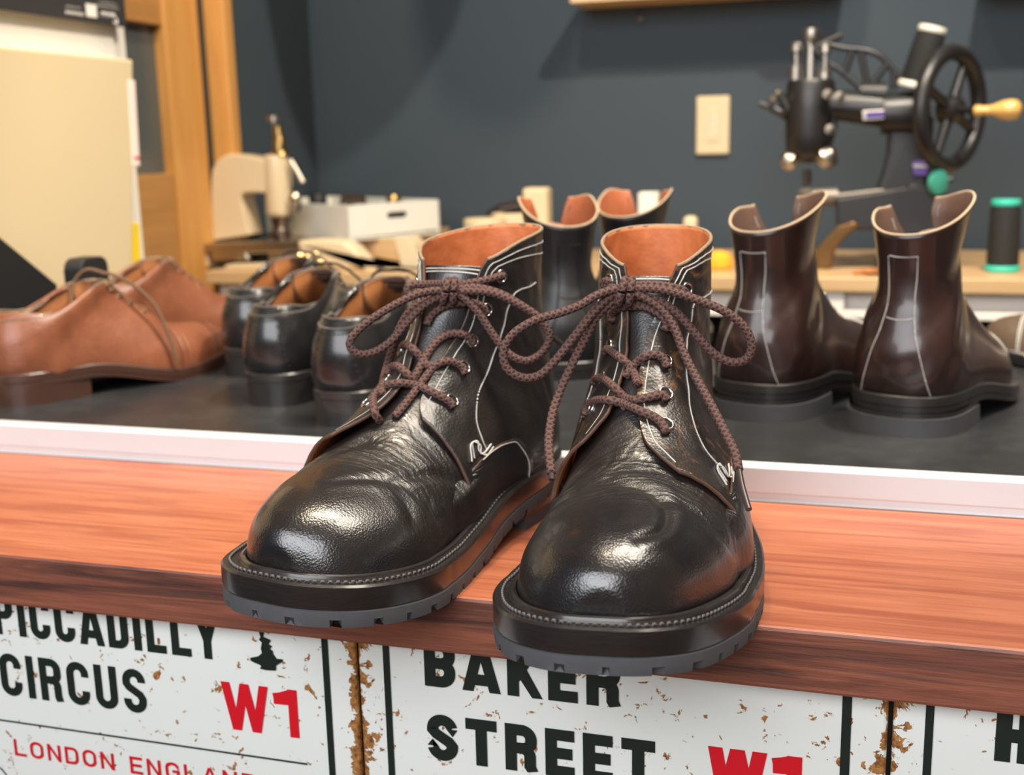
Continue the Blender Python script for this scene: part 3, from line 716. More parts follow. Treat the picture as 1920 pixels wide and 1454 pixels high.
def make_shoe(name, side, loc, rz, label, cat, group, st, mt, q):
    """a lighter build of the same anatomy: vamp, quarters, tongue, welt, heel, outsole, eyelets, laces"""
    root = empty(name, loc, rz, label, cat, group); root.scale = (q.get('scl', SCL),)*3
    sole = dict(fore=q.get('fore', .013), heel=q.get('heel', .030), spring=.009, L=st[0][0])
    low = q.get('low', False)
    def bulge(P, S, ph, sg):
        if low: P[..., 2] -= q.get('dip', .015)*np.clip((S-.80)/.20, 0, 1)**2*np.sin(ph)**2*np.exp(-((ph-1.75)/.8)**2)
        else:
            k = np.clip((S-.80)/.20, 0, 1)**2; P[..., 0] *= 1+q.get('open', .12)*k*np.exp(-(ph/1.3)**2)
        return P
    sh = Shape(st, side, sole, bulge, q.get('lean', 0))
    sv = q['sv']; S = np.concatenate([np.linspace(0, .05, 10)[:-1], np.linspace(.05, sv, 90)])
    ps = np.concatenate([np.linspace(0, PI, 70), np.linspace(PI, 2*PI, 70)[1:-1]])
    SS, PP = np.meshgrid(S, ps, indexing='ij'); base = sP(sh, SS, PP)
    m = np.exp(-((base[..., 1]-.195)/.018)**2)
    cr = -q.get('crease', .0022)*m*np.abs(np.sin((base[..., 1]+.3*np.abs(base[..., 0]))*330+2*np.cos(base[..., 0]*60)))**3
    v = grid_mesh('vamp', sP(sh, SS, PP, cr), [mt['upper']], root, close=True); orient(v, (0,.2,.04))
    gap = interp(np.linspace(0, 1, 200), *q['gap'])
    G = lambda s: np.interp(s, np.linspace(0, 1, 200), gap)
    nr, nc = 60, 150; c = np.linspace(0, 1, nc); arc = np.minimum(c, 1-c)*2*PI
    s1 = 1-q['drop']*np.exp(-(arc/.5)**2); s0 = q['s0']-q.get('sag', 0)*np.minimum(1, np.minimum(c, 1-c)*7)
    t = np.linspace(0, 1, nr)[:, None]; SQ = s0+(s1-s0)*t; gc = q.get('gc', 0)*np.clip((SQ-.55)/.35, 0, 1); A = G(SQ)+gc; PS = A+(2*PI-2*G(SQ))*c
    gc1 = q.get('gc', 0)*np.clip((s1-.55)/.35, 0, 1)
    off = .0012+q.get('fl', 0)*np.exp(-(np.minimum(c, 1-c)/.09)**2)*np.clip((SQ-.82)/.18, 0, 1)
    if q.get('wr'):
        off = off+np.vectorize(lambda a, b: q['wr']*math.exp(-((a-.70)/.07)**2)*noise.noise(Vector((a*26, 1.3*math.cos(b)*1.6, 1.3*math.sin(b)*1.6+side*4))))(SQ, PS)
    qm = grid_mesh('quarters', sP(sh, SQ, PS, off), [mt['upper'], mt['lining'], mt['edge']], root); orient(qm, (0,.05,.06)); solid(qm, .0018, 1, 2, 1)
    k = np.arange(nc); rim = sP(sh, s1, G(s1)+gc1+(2*PI-2*G(s1))*c, .0020+q.get('fl', 0)*np.exp(-(np.minimum(c, 1-c)/.09)**2))
    mb = MB(); mb.tube(rim, q.get('rim', .0011), 8); mb.build('top_edge', [mt['edge']], root, True)
    T0, T1 = np.linspace(sv-.12, q['tt'], 40), np.linspace(-.9, .9, 30); SS, PP = np.meshgrid(T0, T1, indexing='ij')
    SS = SS-.03*np.clip((SS-.7)/.2, 0, 1)*np.abs(PP/.9)**3
    tg = grid_mesh('tongue', sP(sh, SS, PP, .0002), [mt['upper'], mt['lining'], mt['edge']], root); orient(tg, (0,.05,.08)); solid(tg, .0015, 1, 2, -1)
    mb = MB(); top = .0032
    def stt(S_, ps_, off_=top, r=.00042, length=.0024):
        S_ = S_*np.ones(len(ps_)); P = sP(sh, S_, ps_, off_); dashes(mb, P, sN(sh, S_, ps_), length, .0009, r)
    for dn in q.get('rows', (.03,)):
        pp = np.linspace(.5, 2*PI-.5, 300); stt(1-dn-q['drop']*np.exp(-(np.minimum(pp, 2*PI-pp)/.5)**2), pp)
    for sg in (1, -1):
        s_ = np.linspace(q['s0']+.03, .93, 120); stt(s_, sg*(G(s_)+.14)+q.get('gc', 0)*np.clip((s_-.55)/.35, 0, 1))
    if 'strip' in q:
        a, b = q['strip']
        for sg in (1, -1):
            s_ = np.linspace(.52, .955, 200); w = interp(s_, [.52,.66,.80,.88,.955], [b*1.75, b*1.7, b*1.2, a, a]); stt(s_, PI+sg*w, .0048, .00055)
        stt(.955, np.linspace(PI-a, PI+a, 30), top, .00055); stt(.825, np.linspace(PI-b, PI+b, 40), top, .0004)
    if mb.V: mb.build('stitching', [mt['thread']], root, True, auto=False)
    if q.get('cap'):
        mb = MB(); pp = np.linspace(-1.9, 1.9, 90)
        for d in (0, .008): stt_s = np.full(90, q['cap']+d); P = sP(sh, stt_s, pp, .0001); mb.tube(P, .0006, 6)
        mb.build('toe_cap_seam', [mt['thread'] if q.get('capt') else mt['welt']], root, True)
    if q.get('counter'):       # brogued heel counter and topline: small punched holes
        mb = MB()
        for row, pth in (('c', [(.60,2.0),(.70,2.25),(.80,2.55),(.90,2.72),(.99,2.80)]), ('c', [(.60,-2.0),(.70,-2.25),(.80,-2.55),(.90,-2.72),(.99,-2.80)])):
            z = resample(np.array(catmull(pth, 10)), .035)
            P = sP(sh, z[:, 0], z[:, 1], top-.0001); N = sN(sh, z[:, 0], z[:, 1])
            for p, n_ in zip(P, N): mb.lathe(p, [(.0012, .0001), (.0010, .0004)], 8, n_, 0)
        for pp_ in np.linspace(1.2, 2*PI-1.2, 46):
            z = np.array([.955]); P = sP(sh, z, np.array([pp_]), top)[0]; N = sN(sh, z, np.array([pp_]))[0]; mb.lathe(P, [(.0011, .0001), (.0009, .0004)], 8, N, 0)
        mb.build('punching', [M['hole']], root, True, auto=False)
    eyes = {1: [], -1: []}
    for s_ in q['eyes']:
        for sg in (1, -1):
            sa = np.array([s_]); pa = np.array([sg*(G(s_)+.30)+q.get('gc', 0)*min(1, max(0, (s_-.55)/.35))]); p = sP(sh, sa, pa, top)[0]; n_ = sN(sh, sa, pa)[0]
            if q.get('fl'): p = p+n_*q['fl']*.7*max(0, (s_-.82)/.18)
            mb = MB(); mb.torus(p, .0024, .0006, n_, 16, 6); mb.lathe(p, [(.0022, .0001), (.0022, .0002)], 12, n_, 1)
            mb.build('eyelet', [mt['metal'], M['hole']], root, True, auto=False); eyes[sg].append((Vector(p), Vector(n_)))
    if q.get('laced'):
        paths = []
        for k_ in range(len(q['eyes'])):
            (a, na), (b, nb) = eyes[1][k_], eyes[-1][k_]; mid = (a+b)/2+(na+nb)*.0035
            paths.append(catmull([a-na*.002, a+na*.0025, mid, b+nb*.0025, b-nb*.002], 8))
        paths += [catmull([Vector(p) for p in path], 10) for path in q.get('ends', [])]
        cord('lace', paths, mt['lace'], root, q.get('lr', .0014), 8)
    O = feather(sh, n=300); ny = O[:, 1]; fore = np.clip((ny-.05)/.10, 0, 1); W = q.get('w0', .0025)+q.get('w1', .0035)*fore; n = len(O)
    th = q.get('th', .0075)
    slab(sh, O, [(-.004, .0012), (W-.0010, .0010), (W, -.0003), (W, -th+.001), (W-.0012, -th)], 'welt', [mt['welt']], root)
    slab(sh, O, [(W-.0012, -th+.0003), (W-.0006, -th-.0004), (W-.0006, -th-q.get('ot', .0045)), (W-.0012, -th-q.get('ot', .0045))], 'outsole', [mt['sole']], root)
    if q.get('wst'):
        mb = MB(); stl = outset(O, W-.002); idx = [i for i in range(n) if stl[i, 1] > .07]
        dashes(mb, sh.bend(np.column_stack([stl, np.full(n, .0014)]))[idx], np.tile([0, 0, 1.0], (len(idx), 1)), .0022, .0009, .0005); mb.build('welt_stitching', [mt['thread']], root, True, auto=False)
    right = O[(ny < .078) & (np.arange(n) < n//2)]; left = O[(ny < .078) & (np.arange(n) >= n//2)]
    loop = np.vstack([right[np.argsort(right[:, 1])][::-1], left[np.argsort(left[:, 1])]]); loop = resample(loop, .003)
    ctr = loop.mean(0); dr = (loop-ctr)/np.linalg.norm(loop-ctr, axis=1, keepdims=True); loop = loop+dr*q.get('hw', .0018)
    mb = MB(); nl = len(loop); zt = q.get('tipz', .010)
    for k_, z in enumerate((None, zt, zt-.0001, .0)):
        fl_ = dr*(.0 if k_ < 2 else q.get('hflare', 0.0)*(1 if k_ == 3 else .6))
        for x, y in (loop+fl_): mb.V.append((sh.side*x, y, (float(sh.hs(y))-th-q.get('ot', .0045)+.0005) if z is None else z))
    for k_ in range(3):
        for i in range(nl): j = (i+1) % nl; mb.F.append((k_*nl+i, k_*nl+j, (k_+1)*nl+j, (k_+1)*nl+i)); mb.M.append(0 if k_ == 0 else 1)
    mb.F.append(tuple(range(3*nl, 4*nl))); mb.M.append(1); mb.build('heel', [mt['heel'], mt['tip']], root, True)
    return root, sh
M['brown_leather'] = leather('brown_leather', (.17,.055,.026), (.25,.088,.042), .40, .9, 480, .15, 0, rr=.06)
M['dark_brown_leather'] = leather('dark_brown_leather', (.016,.007,.006), (.030,.012,.009), .36, .15, 700, .5, 0)
M['calf_black'] = leather('calf_black', (.009,.009,.010), (.016,.015,.015), .27, .12, 800, .4, 0)
M['olive_brown_leather'] = leather('olive_brown_leather', (.075,.050,.032), (.12,.080,.05), .4, .5, 500, .2, 0)
M['tan_lining'] = leather('tan_lining', (.30,.105,.035), (.38,.15,.05), .5, .1, 300, 0, 0)
M['red_lining'] = leather('red_lining', (.27,.075,.030), (.36,.11,.045), .5, .1, 300, 0, 0)
M['brown_lining'] = leather('brown_lining', (.085,.048,.034), (.12,.065,.045), .5, .1, 300, 0, 0)
M['brown_sole'] = brushed('brown_sole', (.040,.016,.011), (.065,.026,.017), .4)
M['black_sole'] = brushed('black_sole', (.014,.013,.013), (.022,.02,.019), .35)
M['rubber_tip'] = speck('rubber_tip', (.040,.040,.044), (.055,.055,.058), 90, .6)
M['brass'] = plain('brass', (.62,.45,.22), .28, 1)
M['flat_lace'] = lace_mat('flat_lace', (.10,.055,.030), (.20,.12,.07))
M['black_lace'] = lace_mat('black_lace', (.008,.008,.008), (.03,.028,.028))
M['cream_edge'] = speck('cream_edge', (.48,.38,.26), (.34,.24,.15), 300, .7)
M['grey_edge'] = speck('grey_edge', (.09,.08,.075), (.14,.12,.10), 300, .5)
MT_BROWN = dict(upper=M['brown_leather'], lining=M['tan_lining'], edge=M['raw_edge'], thread=M['dark_thread'], metal=M['brass'], welt=M['brown_sole'], sole=M['brown_sole'], heel=M['brown_sole'], tip=M['brown_sole'], lace=M['flat_lace'])
MT_BLACK = dict(upper=M['calf_black'], lining=M['tan_lining'], edge=M['grey_edge'], thread=M['dark_thread'], metal=M['nickel'], welt=M['black_sole'], sole=M['black_sole'], heel=M['black_sole'], tip=M['black_sole'], lace=M['black_lace'])
MT_DBROWN = dict(upper=M['dark_brown_leather'], lining=M['brown_lining'], edge=M['cream_edge'], thread=M['thread'], metal=M['nickel'], welt=M['black_sole'], sole=M['black_sole'], heel=M['black_sole'], tip=M['rubber_tip'], lace=M['black_lace'])
M['dull_black'] = leather('dull_black', (.008,.008,.009), (.014,.013,.014), .42, .2, 700, .05, 0)
MT_BBOOT = dict(MT_BLACK, upper=M['dull_black'], lining=M['red_lining'], edge=M['cream_edge'], thread=M['black_lace'], tip=M['rubber_tip'])
MT_OLIVE = dict(MT_DBROWN, upper=M['olive_brown_leather'])
LOWG = ([0, .45, .55, .7, .85, 1.0], [.9, .35, .16, .18, .24, .42])
q_low = dict(low=True, sv=.62, gap=LOWG, s0=.50, sag=.05, drop=.05, tt=.96, eyes=[.56,.63,.70,.78,.88], rows=(.03,), laced=True, heel=.031, tipz=.010)
q_brown = dict(q_low, lr=.0022, cap=.26, wst=False, w1=.0050, th=.009, heel=.034, dip=.016,
    ends=[[(.010,.128,.128),(-.010,.118,.132),(-.022,.108,.118),(-.018,.100,.098),(-.010,.095,.082)],
          [(.010,.128,.128),(.022,.132,.126),(.032,.150,.112),(.044,.165,.090),(.0535,.172,.060),(.0585,.176,.036),(.0600,.178,.022)]])
q_black = dict(q_low, scl=.95, counter=True, rim=.0012, ends=[[(0,.135,.124),(.02,.128,.122),(.035,.14,.105),(.043,.15,.085)], [(0,.135,.124),(-.02,.128,.122),(-.035,.14,.105),(-.043,.15,.085)]])
TG = ([0, .38, .46, .55, .7, .85, 1.0], [.9, .5, .30, .30, .30, .36, .50])
q_tall = dict(scl=.86, sv=.54, gap=TG, s0=.44, sag=.04, drop=.035, tt=.84, eyes=[.50,.57,.64,.71,.78,.85,.94], rows=(), strip=(.29,.31), fl=.005, open=.16, heel=.036, fore=.018, tipz=.017, hflare=.003, hw=.0062, w0=.004, th=.009, ot=.006, rim=.0012)
def at_z(px, py, z): p = on_z(px, py, z); return (float(p[0]), float(p[1]), z)
def heel_from(px, py, zz, lx, ly, rz):
    lx, ly = lx*SCL, ly*SCL
    """place the heel origin so that the local point (lx, ly) at height zz falls where the photo has it"""
    p = on_z(px, py, zz); c, s_ = math.cos(rz), math.sin(rz)
    return (float(p[0]-(c*lx-s_*ly)), float(p[1]-(s_*lx+c*ly)), MAT_Z)
GB = 'brown derby shoes on the display mat'; GK = 'black brogued shoes on the display mat'; GD = 'dark brown boots on the display mat'; GM = 'tall black boots behind the front pair'
rz = -.36
make_shoe('derby_shoe', 1, heel_from(195, 528, MAT_Z+.118*SCL, 0, .132, rz), rz, 'brown grained leather derby shoe at the left edge, a lace hanging down its side', 'shoe', GB, LOW_ST, MT_BROWN, q_brown)
make_shoe('derby_shoe', -1, heel_from(318, 486, MAT_Z+.118*SCL, 0, .132, rz), rz, 'brown grained leather derby shoe standing behind its mate, mostly hidden', 'shoe', GB, LOW_ST, MT_BROWN, dict(q_brown, ends=[]))
for (px, py), rz, lab, sd in (((632,800), -.05, 'black brogued shoe, nearest and rightmost of the three black shoes', 1), ((500,762), -.04, 'black brogued shoe, middle one of the three black shoes', -1), ((452,708), -.10, 'black brogued shoe, farthest of the three black shoes, next to the brown shoes', 1)):
    c = at_z(px, py, MAT_Z); make_shoe('brogue_shoe', sd, (c[0], c[1]+.004, MAT_Z), rz, lab, 'shoe', GK, LOW_ST, MT_BLACK, q_black)
for (px, py), rz, lab, sd in (((1398,788), -.36, 'dark brown leather boot seen from behind, the left one of the two', -1), ((1674,816), -.32, 'dark brown leather boot seen from behind, the right one of the two', 1)):
    c = at_z(px, py, MAT_Z); make_shoe('leather_boot', sd, (c[0], c[1]+.006, MAT_Z), rz, lab, 'boot', GD, TALL_ST, MT_DBROWN, dict(q_tall, cap=.30, capt=True, w1=.006, gc=-.55*sd, wr=.0028))
for x, y, rz, lab, sd in ((-.252, 1.02, .45, 'tall black boot seen from behind between the front boots, the left one', -1), (-.234, 1.15, -.12, 'tall black boot seen from behind, the right one, touching the right front boot collar', 1)):
    make_shoe('tall_boot', sd, (x, y, MAT_Z), rz, lab, 'boot', GM, TALL_ST, MT_BBOOT, q_tall)
make_shoe('worn_shoe', 1, (.382, 1.21, MAT_Z), 1.30, 'olive brown creased leather shoe at the right edge, toe towards the dark brown boots', 'shoe', None, LOW_ST, MT_OLIVE, dict(q_low, cap=.28, capt=True, wst=True, w1=.006))

# ------------------------------------------------------------------ the setting
M['wall_paint'] = speck('wall_paint', (.033,.049,.064), (.038,.055,.070), 6, .75, bs=.1)
M['ceiling_paint'] = plain('ceiling_paint', (.55,.50,.44), .9)
M['floor_wood'] = speck('floor_wood', (.12,.07,.04), (.18,.10,.06), 5, .6)
def struct(name, c, d, m, bevel=0):
    mb = MB(); mb.box(c, d); o = mb.build(name, [m], bevel=bevel); o['kind'] = 'structure'; return o
struct('wall_back', (.6, 2.04, .3), (3.4, .08, 3.2), M['wall_paint'])
struct('floor', (.6, .2, -1.25), (5.0, 5.0, .06), M['floor_wood'])
struct('ceiling', (.6, .2, 1.95), (5.0, 5.0, .06), M['ceiling_paint'])
# left wall beyond the door frame
struct('wall_left', (-1.02, 1.86, .3), (.08, .29, 3.2), M['wall_paint'])
struct('wall_left', (-1.42, -.4, .3), (.08, 2.6, 3.2), M['wall_paint'])
# sliding door in the left wall: honey coloured wood with a glass light
def woodm(name, c1, c2, axis='X', sc=1, r=.45, streak=None, bs=.25, coat=.1):
    n = NT(name); s_ = {'X': (.06,1,1), 'Y': (1,.06,1), 'Z': (1,1,.06)}[axis]
    co = n.co(tuple(k*sc for k in s_)); f = n.noise(130, 6, .65, co, .5); g = n.noise(420, 4, .6, co)
    col = n.mix(n.ramp(f, [(.32, 0), (.68, 1)]), c1, c2)
    if streak: col = n.mix(n.ramp(n.noise(80, 6, .65, co, .8), [(.46, 0), (.62, .9)]), col, streak)
    col = n.mix(n.math('MULTIPLY', g, .25), col, tuple(k*.55 for k in c1))
    return n.fin(col, n.math('MULTIPLY_ADD', g, .25, r-.12), n.bump(g, bs, .0006, n.bump(f, bs, .001)), coat=coat, coat_r=.2)
M['honey_wood'] = woodm('honey_wood', (.58,.27,.065), (.68,.35,.10), 'Z', .6, .4)
M['honey_wood_rail'] = woodm('honey_wood_rail', (.40,.19,.055), (.50,.25,.08), 'Y', .6, .4)
M['dark_gap'] = plain('dark_gap', (.03,.028,.026), .8)
n = NT('door_glass'); M['door_glass'] = n.fin((.09,.10,.10), .25, spec=.5)
dr = empty('door_1', (-.98, 1.5, -1.2)); dr['kind'] = 'structure'
def dpart(name, y0, y1, z0, z1, x0, x1, m, bevel=.002, parent=dr):
    mb = MB(); mb.box(((x0+x1)/2+.98, (y0+y1)/2-1.5, (z0+z1)/2+1.2), (abs(x1-x0), y1-y0, z1-z0)); return mb.build(name, [m], parent, bevel=bevel)
dpart('stile', 1.562, 1.655, -1.2, 1.1, -1.045, -1.0, M['honey_wood'])
dpart('stile', .85, .92, -1.2, 1.1, -1.045, -1.0, M['honey_wood'])
dpart('rail', .92, 1.562, -.2, .222, -1.042, -1.005, M['honey_wood_rail'])
dpart('rail', .92, 1.562, .437, .50, -1.042, -1.005, M['honey_wood_rail'])
dpart('glass', .92, 1.562, .222, .437, -1.028, -1.020, M['door_glass'], 0)
dpart('glass', .92, 1.562, .50, 1.0, -1.028, -1.020, M['door_glass'], 0)
dpart('jamb', 1.674, 1.70, -1.2, 1.2, -1.05, -.965, M['honey_wood'])
dpart('channel', 1.655, 1.674, -1.2, 1.2, -1.05, -1.001, M['dark_gap'], 0)
tag(dr, kind='structure')
struct('wall_left', (-1.02, 1.712, .3), (.08, .02, 3.2), M['wall_paint'])
# counter board: red-brown stained softwood
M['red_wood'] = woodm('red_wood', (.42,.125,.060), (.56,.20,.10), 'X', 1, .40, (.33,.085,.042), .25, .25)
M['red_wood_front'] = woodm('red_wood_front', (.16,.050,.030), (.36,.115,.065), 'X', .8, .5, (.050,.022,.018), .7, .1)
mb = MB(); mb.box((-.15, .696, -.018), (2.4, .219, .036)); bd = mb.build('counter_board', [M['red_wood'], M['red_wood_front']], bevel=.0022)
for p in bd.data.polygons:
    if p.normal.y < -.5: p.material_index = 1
tag(bd, 'red-brown stained wooden board along the counter front, the black lace-up boots standing on it', 'board')
M['alu'] = speck('alu', (.62,.63,.645), (.67,.68,.69), 60, .5, .0)
mb = MB(); mb.prism([(0,0),(.0015,.0015),(.0015,.006),(0,.0065),(0,.0245),(.001,.0255),(.014,.0255),(.014,0)], (-1.4, .8055, 0), (0,1,0), (0,0,1), (2.6,0,0)); sp = mb.build('edge_strip', [M['alu']], bevel=.0004)
tag(sp, 'white aluminium edging strip running between the wooden board and the black mat', 'trim')
M['black_mat'] = (lambda n: n.fin(n.mix(n.ramp(n.noise(9, 6, .7), [(.45, 0), (.75, 1)]), (.018,.019,.021), (.040,.041,.043)), n.math('MULTIPLY_ADD', n.noise(14, 5, .7), .25, .24), n.bump(n.noise(400, 2), .1, .0002)))(NT('black_mat'))
mb = MB(); mb.box((-.35, 1.048, .0125), (1.9, .456, .023)); mt_ = mb.build('display_mat', [M['black_mat']], bevel=.001)
tag(mt_, 'smooth black mat behind the metal strip, shoes and boots standing on it', 'mat')
M['dark_cabinet'] = plain('dark_cabinet', (.018,.017,.017), .6)
mb = MB(); mb.box((.02, .94, -.635), (1.98, .66, 1.19)); cb = mb.build('counter_cabinet', [M['dark_cabinet']]); tag(cb, 'dark counter body below the wooden board and black mat, faced with enamel signs', 'counter')
mb.V = [] 
# work desk at the right, bench at the left
M['desk_wood'] = woodm('desk_wood', (.50,.31,.14), (.62,.42,.22), 'X', .5, .35)
M['white_lam'] = speck('white_lam', (.62,.57,.52), (.66,.61,.56), 20, .4)
M['white_gloss'] = plain('white_gloss', (.80,.74,.66), .35)
dk = empty('work_desk', (.35, 1.8, -1.2), 0, 'desk with pale wooden top and white front, carrying both sewing machines', 'desk')
def part(name, c, d, m, parent, bevel=.001, rot=None):
    mb = MB(); L_ = Vector(parent.location); mb.box(Vector(c)-L_, d, rot); return mb.build(name, m if isinstance(m, list) else [m], parent, bevel=bevel)
part('table_top', (-.01, 1.765, .062), (1.92, .39, .020), M['desk_wood'], dk, .002)
part('apron', (-.01, 1.60, .036), (1.90, .014, .031), M['white_lam'], dk)
part('rail', (-.01, 1.588, .022), (1.90, .022, .010), M['white_gloss'], dk)
for x in (-.93, .92):
    for y in (1.60, 1.94): part('leg', (x, y, -.584), (.04, .04, 1.232), M['white_lam'], dk)
part('drawer_front', (-.033, 1.582, .034), (.030, .012, .044), M['white_gloss'], dk)
# enamel signs
M['enamel'] = None
def enamel(name, edges):
    n = NT(name); x, y, z = n.xyz()
    col = n.mix(n.noise(14, 4, .6), (.74,.765,.72), (.80,.81,.775))
    fine = n.noise(120, 4, .65, None, .5); big = n.noise(34, 3, .6)
    e = None
    for ex in edges:
        d = n.math('ABSOLUTE', n.math('SUBTRACT', x, ex)); m = n.ramp(n.math('MULTIPLY', d, 60), [(0, 1), (.55, .25), (1, 0)])
        e = m if e is None else n.math('MAXIMUM', e, m)
    th = n.math('ADD', n.math('MULTIPLY', big, .28), n.math('MULTIPLY_ADD', fine, .60, n.math('MULTIPLY', e, .17)))
    mk = n.ramp(th, [(.526, 0), (.538, 1)])
    rc = n.ramp(n.noise(260, 4, .7), [(.35, (.10,.035,.012)), (.5, (.32,.13,.03)), (.7, (.50,.26,.07))])
    halo = n.ramp(th, [(.505, 0), (.56, .35)])
    col = n.mix(halo, col, (.55,.46,.30))
    return n, n.mix(mk, col, rc), mk
SY = .600
def onS(px, py): p = on_y(px, py, SY-.0012); return float(p[0]), float(p[2])
def finish(n, col, mk): return n.fin(col, n.math('MULTIPLY_ADD', mk, .5, .28), n.bump(mk, .4, .0006), coat=.2)
def paint_mat(name, c):
    n = NT(name); fine = n.noise(95, 6, .75, None, 2.0); big = n.noise(22, 4, .6); th = n.math('ADD', n.math('MULTIPLY', big, .28), n.math('MULTIPLY', fine, .60))
    mk = n.ramp(th, [(.60, 0), (.61, 1)]); return n.fin(n.mix(mk, c, (.36,.17,.05)), .4)
M['sign_black'] = paint_mat('sign_black', (.012,.018,.014)); M['sign_red'] = paint_mat('sign_red', (.62,.008,.018))
def arc(cx_, cy_, rx, ry, a0, a1, n_=14): return [(cx_+rx*math.cos(math.radians(a0+(a1-a0)*i/n_)), cy_+ry*math.sin(math.radians(a0+(a1-a0)*i/n_))) for i in range(n_+1)]
def glyph(ch, w, h, t):
    """strokes of a condensed grotesque letter in a w x h box, stroke width t"""
    a = t/2; r = min(w/2-a, h*.26); x0, x1, y0, y1 = a, w-a, a, h-a; m = h*.5; c = w/2
    S_ = {
     'I': [[(c,0),(c,h)]], '1': [[(w-a,0),(w-a,h)],[(0,h*.79),(w*.38,h*.83),(w-a,h*1.02)],[(0,h*.76),(w-a,h*.77)]],
     'L': [[(x0,h),(x0,0)],[(0,y0),(w,y0)]], 'T': [[(0,y1),(w,y1)],[(c,0),(c,h)]], 'H': [[(x0,0),(x0,h)],[(x1,0),(x1,h)],[(x0,m),(x1,m)]],
     'E': [[(x0,0),(x0,h)],[(0,y0),(w,y0)],[(0,y1),(w,y1)],[(x0,m),(w*.93,m)]],
     'C': [[(x1,h*.66)]+[(x1,y1-r)]+arc(c,y1-r,c-a,r,0,180)+[(x0,y0+r)]+arc(c,y0+r,c-a,r,180,360)+[(x1,h*.34)]],
     'G': [[(x1,h*.68)]+[(x1,y1-r)]+arc(c,y1-r,c-a,r,0,180)+[(x0,y0+r)]+arc(c,y0+r,c-a,r,180,360)+[(x1,h*.48)],[(c,h*.48),(w,h*.48)]],
     'O': [[(x1,m),(x1,y1-r)]+arc(c,y1-r,c-a,r,0,180)+[(x0,y0+r)]+arc(c,y0+r,c-a,r,180,360)+[(x1,m)]],
     'U': [[(x0,h),(x0,y0+r)]+arc(c,y0+r,c-a,r,180,360)+[(x1,h)]],
     'D': [[(x0,0),(x0,h)],[(x0,y1),(c*.9,y1)]+arc(x1-r,y1-r,r,r,90,0)+arc(x1-r,y0+r,r,r,0,-90)+[(x0,y0)]],
     'P': [[(x0,0),(x0,h)],[(x0,y1)]+arc(x1-r*.9,y1-r*.9,r*.9,r*.9,90,0)+arc(x1-r*.9,m*.92+r*.9,r*.9,r*.9,0,-90)+[(x0,m*.92)]],
     'R': [[(x0,0),(x0,h)],[(x0,y1)]+arc(x1-r*.9,y1-r*.9,r*.9,r*.9,90,0)+arc(x1-r*.9,m+r*.7,r*.9,r*.7,0,-90)+[(x0,m)],[(c,m)]+arc(x1-r*.9-t*.1,m-r*.8,r*.9,r*.8,90,0)+[(x1-t*.1,h*.12),(x1+t*.12,0)]],
     'B': [[(x0,0),(x0,h)],[(x0,y1)]+arc(x1-r*.9,y1-r*.9,r*.9,r*.9,90,0)+arc(x1-r*.9,m+r*.8,r*.9,r*.8,0,-90)+[(x0,m)],[(x0,m)]+arc(x1-r*.9,m-r*.8,r*.9,r*.8,90,0)+arc(x1-r*.9,y0+r*.9,r*.9,r*.9,0,-90)+[(x0,y0)]],
     'S': [[(x1,h*.70)]+[(x1,y1-r)]+arc(c,y1-r,c-a,r,0,180)+[(x0,h*.66),(x0+t*.3,h*.58),(x1-t*.3,h*.42),(x1,h*.33),(x1,y0+r)]+arc(c,y0+r,c-a,r,0,-180)+[(x0,h*.31)]],
     'A': [[(x0*.7,-t*.4),(c-a*.15,h+t*.3)],[(w-x0*.7,-t*.4),(c+a*.15,h+t*.3)],[(w*.2,h*.25),(w*.8,h*.25)]],
     'Y': [[(x0*.6,h+t*.4),(c,h*.40)],[(w-x0*.6,h+t*.4),(c,h*.40)],[(c,0),(c,h*.5)]],
     'K': [[(x0,0),(x0,h)],[(x0,h*.34),(w-a*.7,h+t*.4)],[(w*.42,h*.56),(w-a*.4,-t*.4)]],
     'N': [[(x0,0),(x0,h)],[(x1,0),(x1,h)],[(x0,h),(x1,0)]],
     'W': [[(a*.7,h+t*.3),(w*.28,-t*.3)],[(w*.28,-t*.3),(w*.5,h+t*.3)],[(w*.5,h+t*.3),(w*.72,-t*.3)],[(w*.72,-t*.3),(w-a*.7,h+t*.3)]]}
    return S_[ch]
def ribbon(mb, pl, t, O_, zlift, h=9):
    """flat stroke with mitred joints, 0.4 mm proud of the enamel"""
    P = [np.array(p, float) for p in pl]; Q = [P[0]]
    for p in P[1:]:
        if np.linalg.norm(p-Q[-1]) > 1e-5: Q.append(p)
    P = Q; n_ = len(P); L_, R_ = [], []
    for i in range(n_):
        d0 = P[i]-P[i-1] if i else P[1]-P[0]; d1 = P[i+1]-P[i] if i < n_-1 else d0
        d0 = d0/np.linalg.norm(d0); d1 = d1/np.linalg.norm(d1); tt = d0+d1; tt /= np.linalg.norm(tt)+1e-9; nrm = np.array([-tt[1], tt[0]]); k = 1/max(.85, abs(nrm @ np.array([-d0[1], d0[0]])))
        L_.append(P[i]+nrm*t/2*k); R_.append(P[i]-nrm*t/2*k)
    ox, oz = O_
    L_ = [(p[0], min(max(p[1], 0), h)) for p in L_]; R_ = [(p[0], min(max(p[1], 0), h)) for p in R_]
    V = [(ox+p[0], SY-.0006-zlift, oz+p[1]) for p in L_]+[(ox+p[0], SY-.0006-zlift, oz+p[1]) for p in R_]
    for i in range(n_-1):
        e_ = Vector((0, -4e-6*i, 0)); mb.add([Vector(V[q])+e_ for q in (i, i+1, n_+i+1, n_+i)], [(0, 1, 2, 3)])
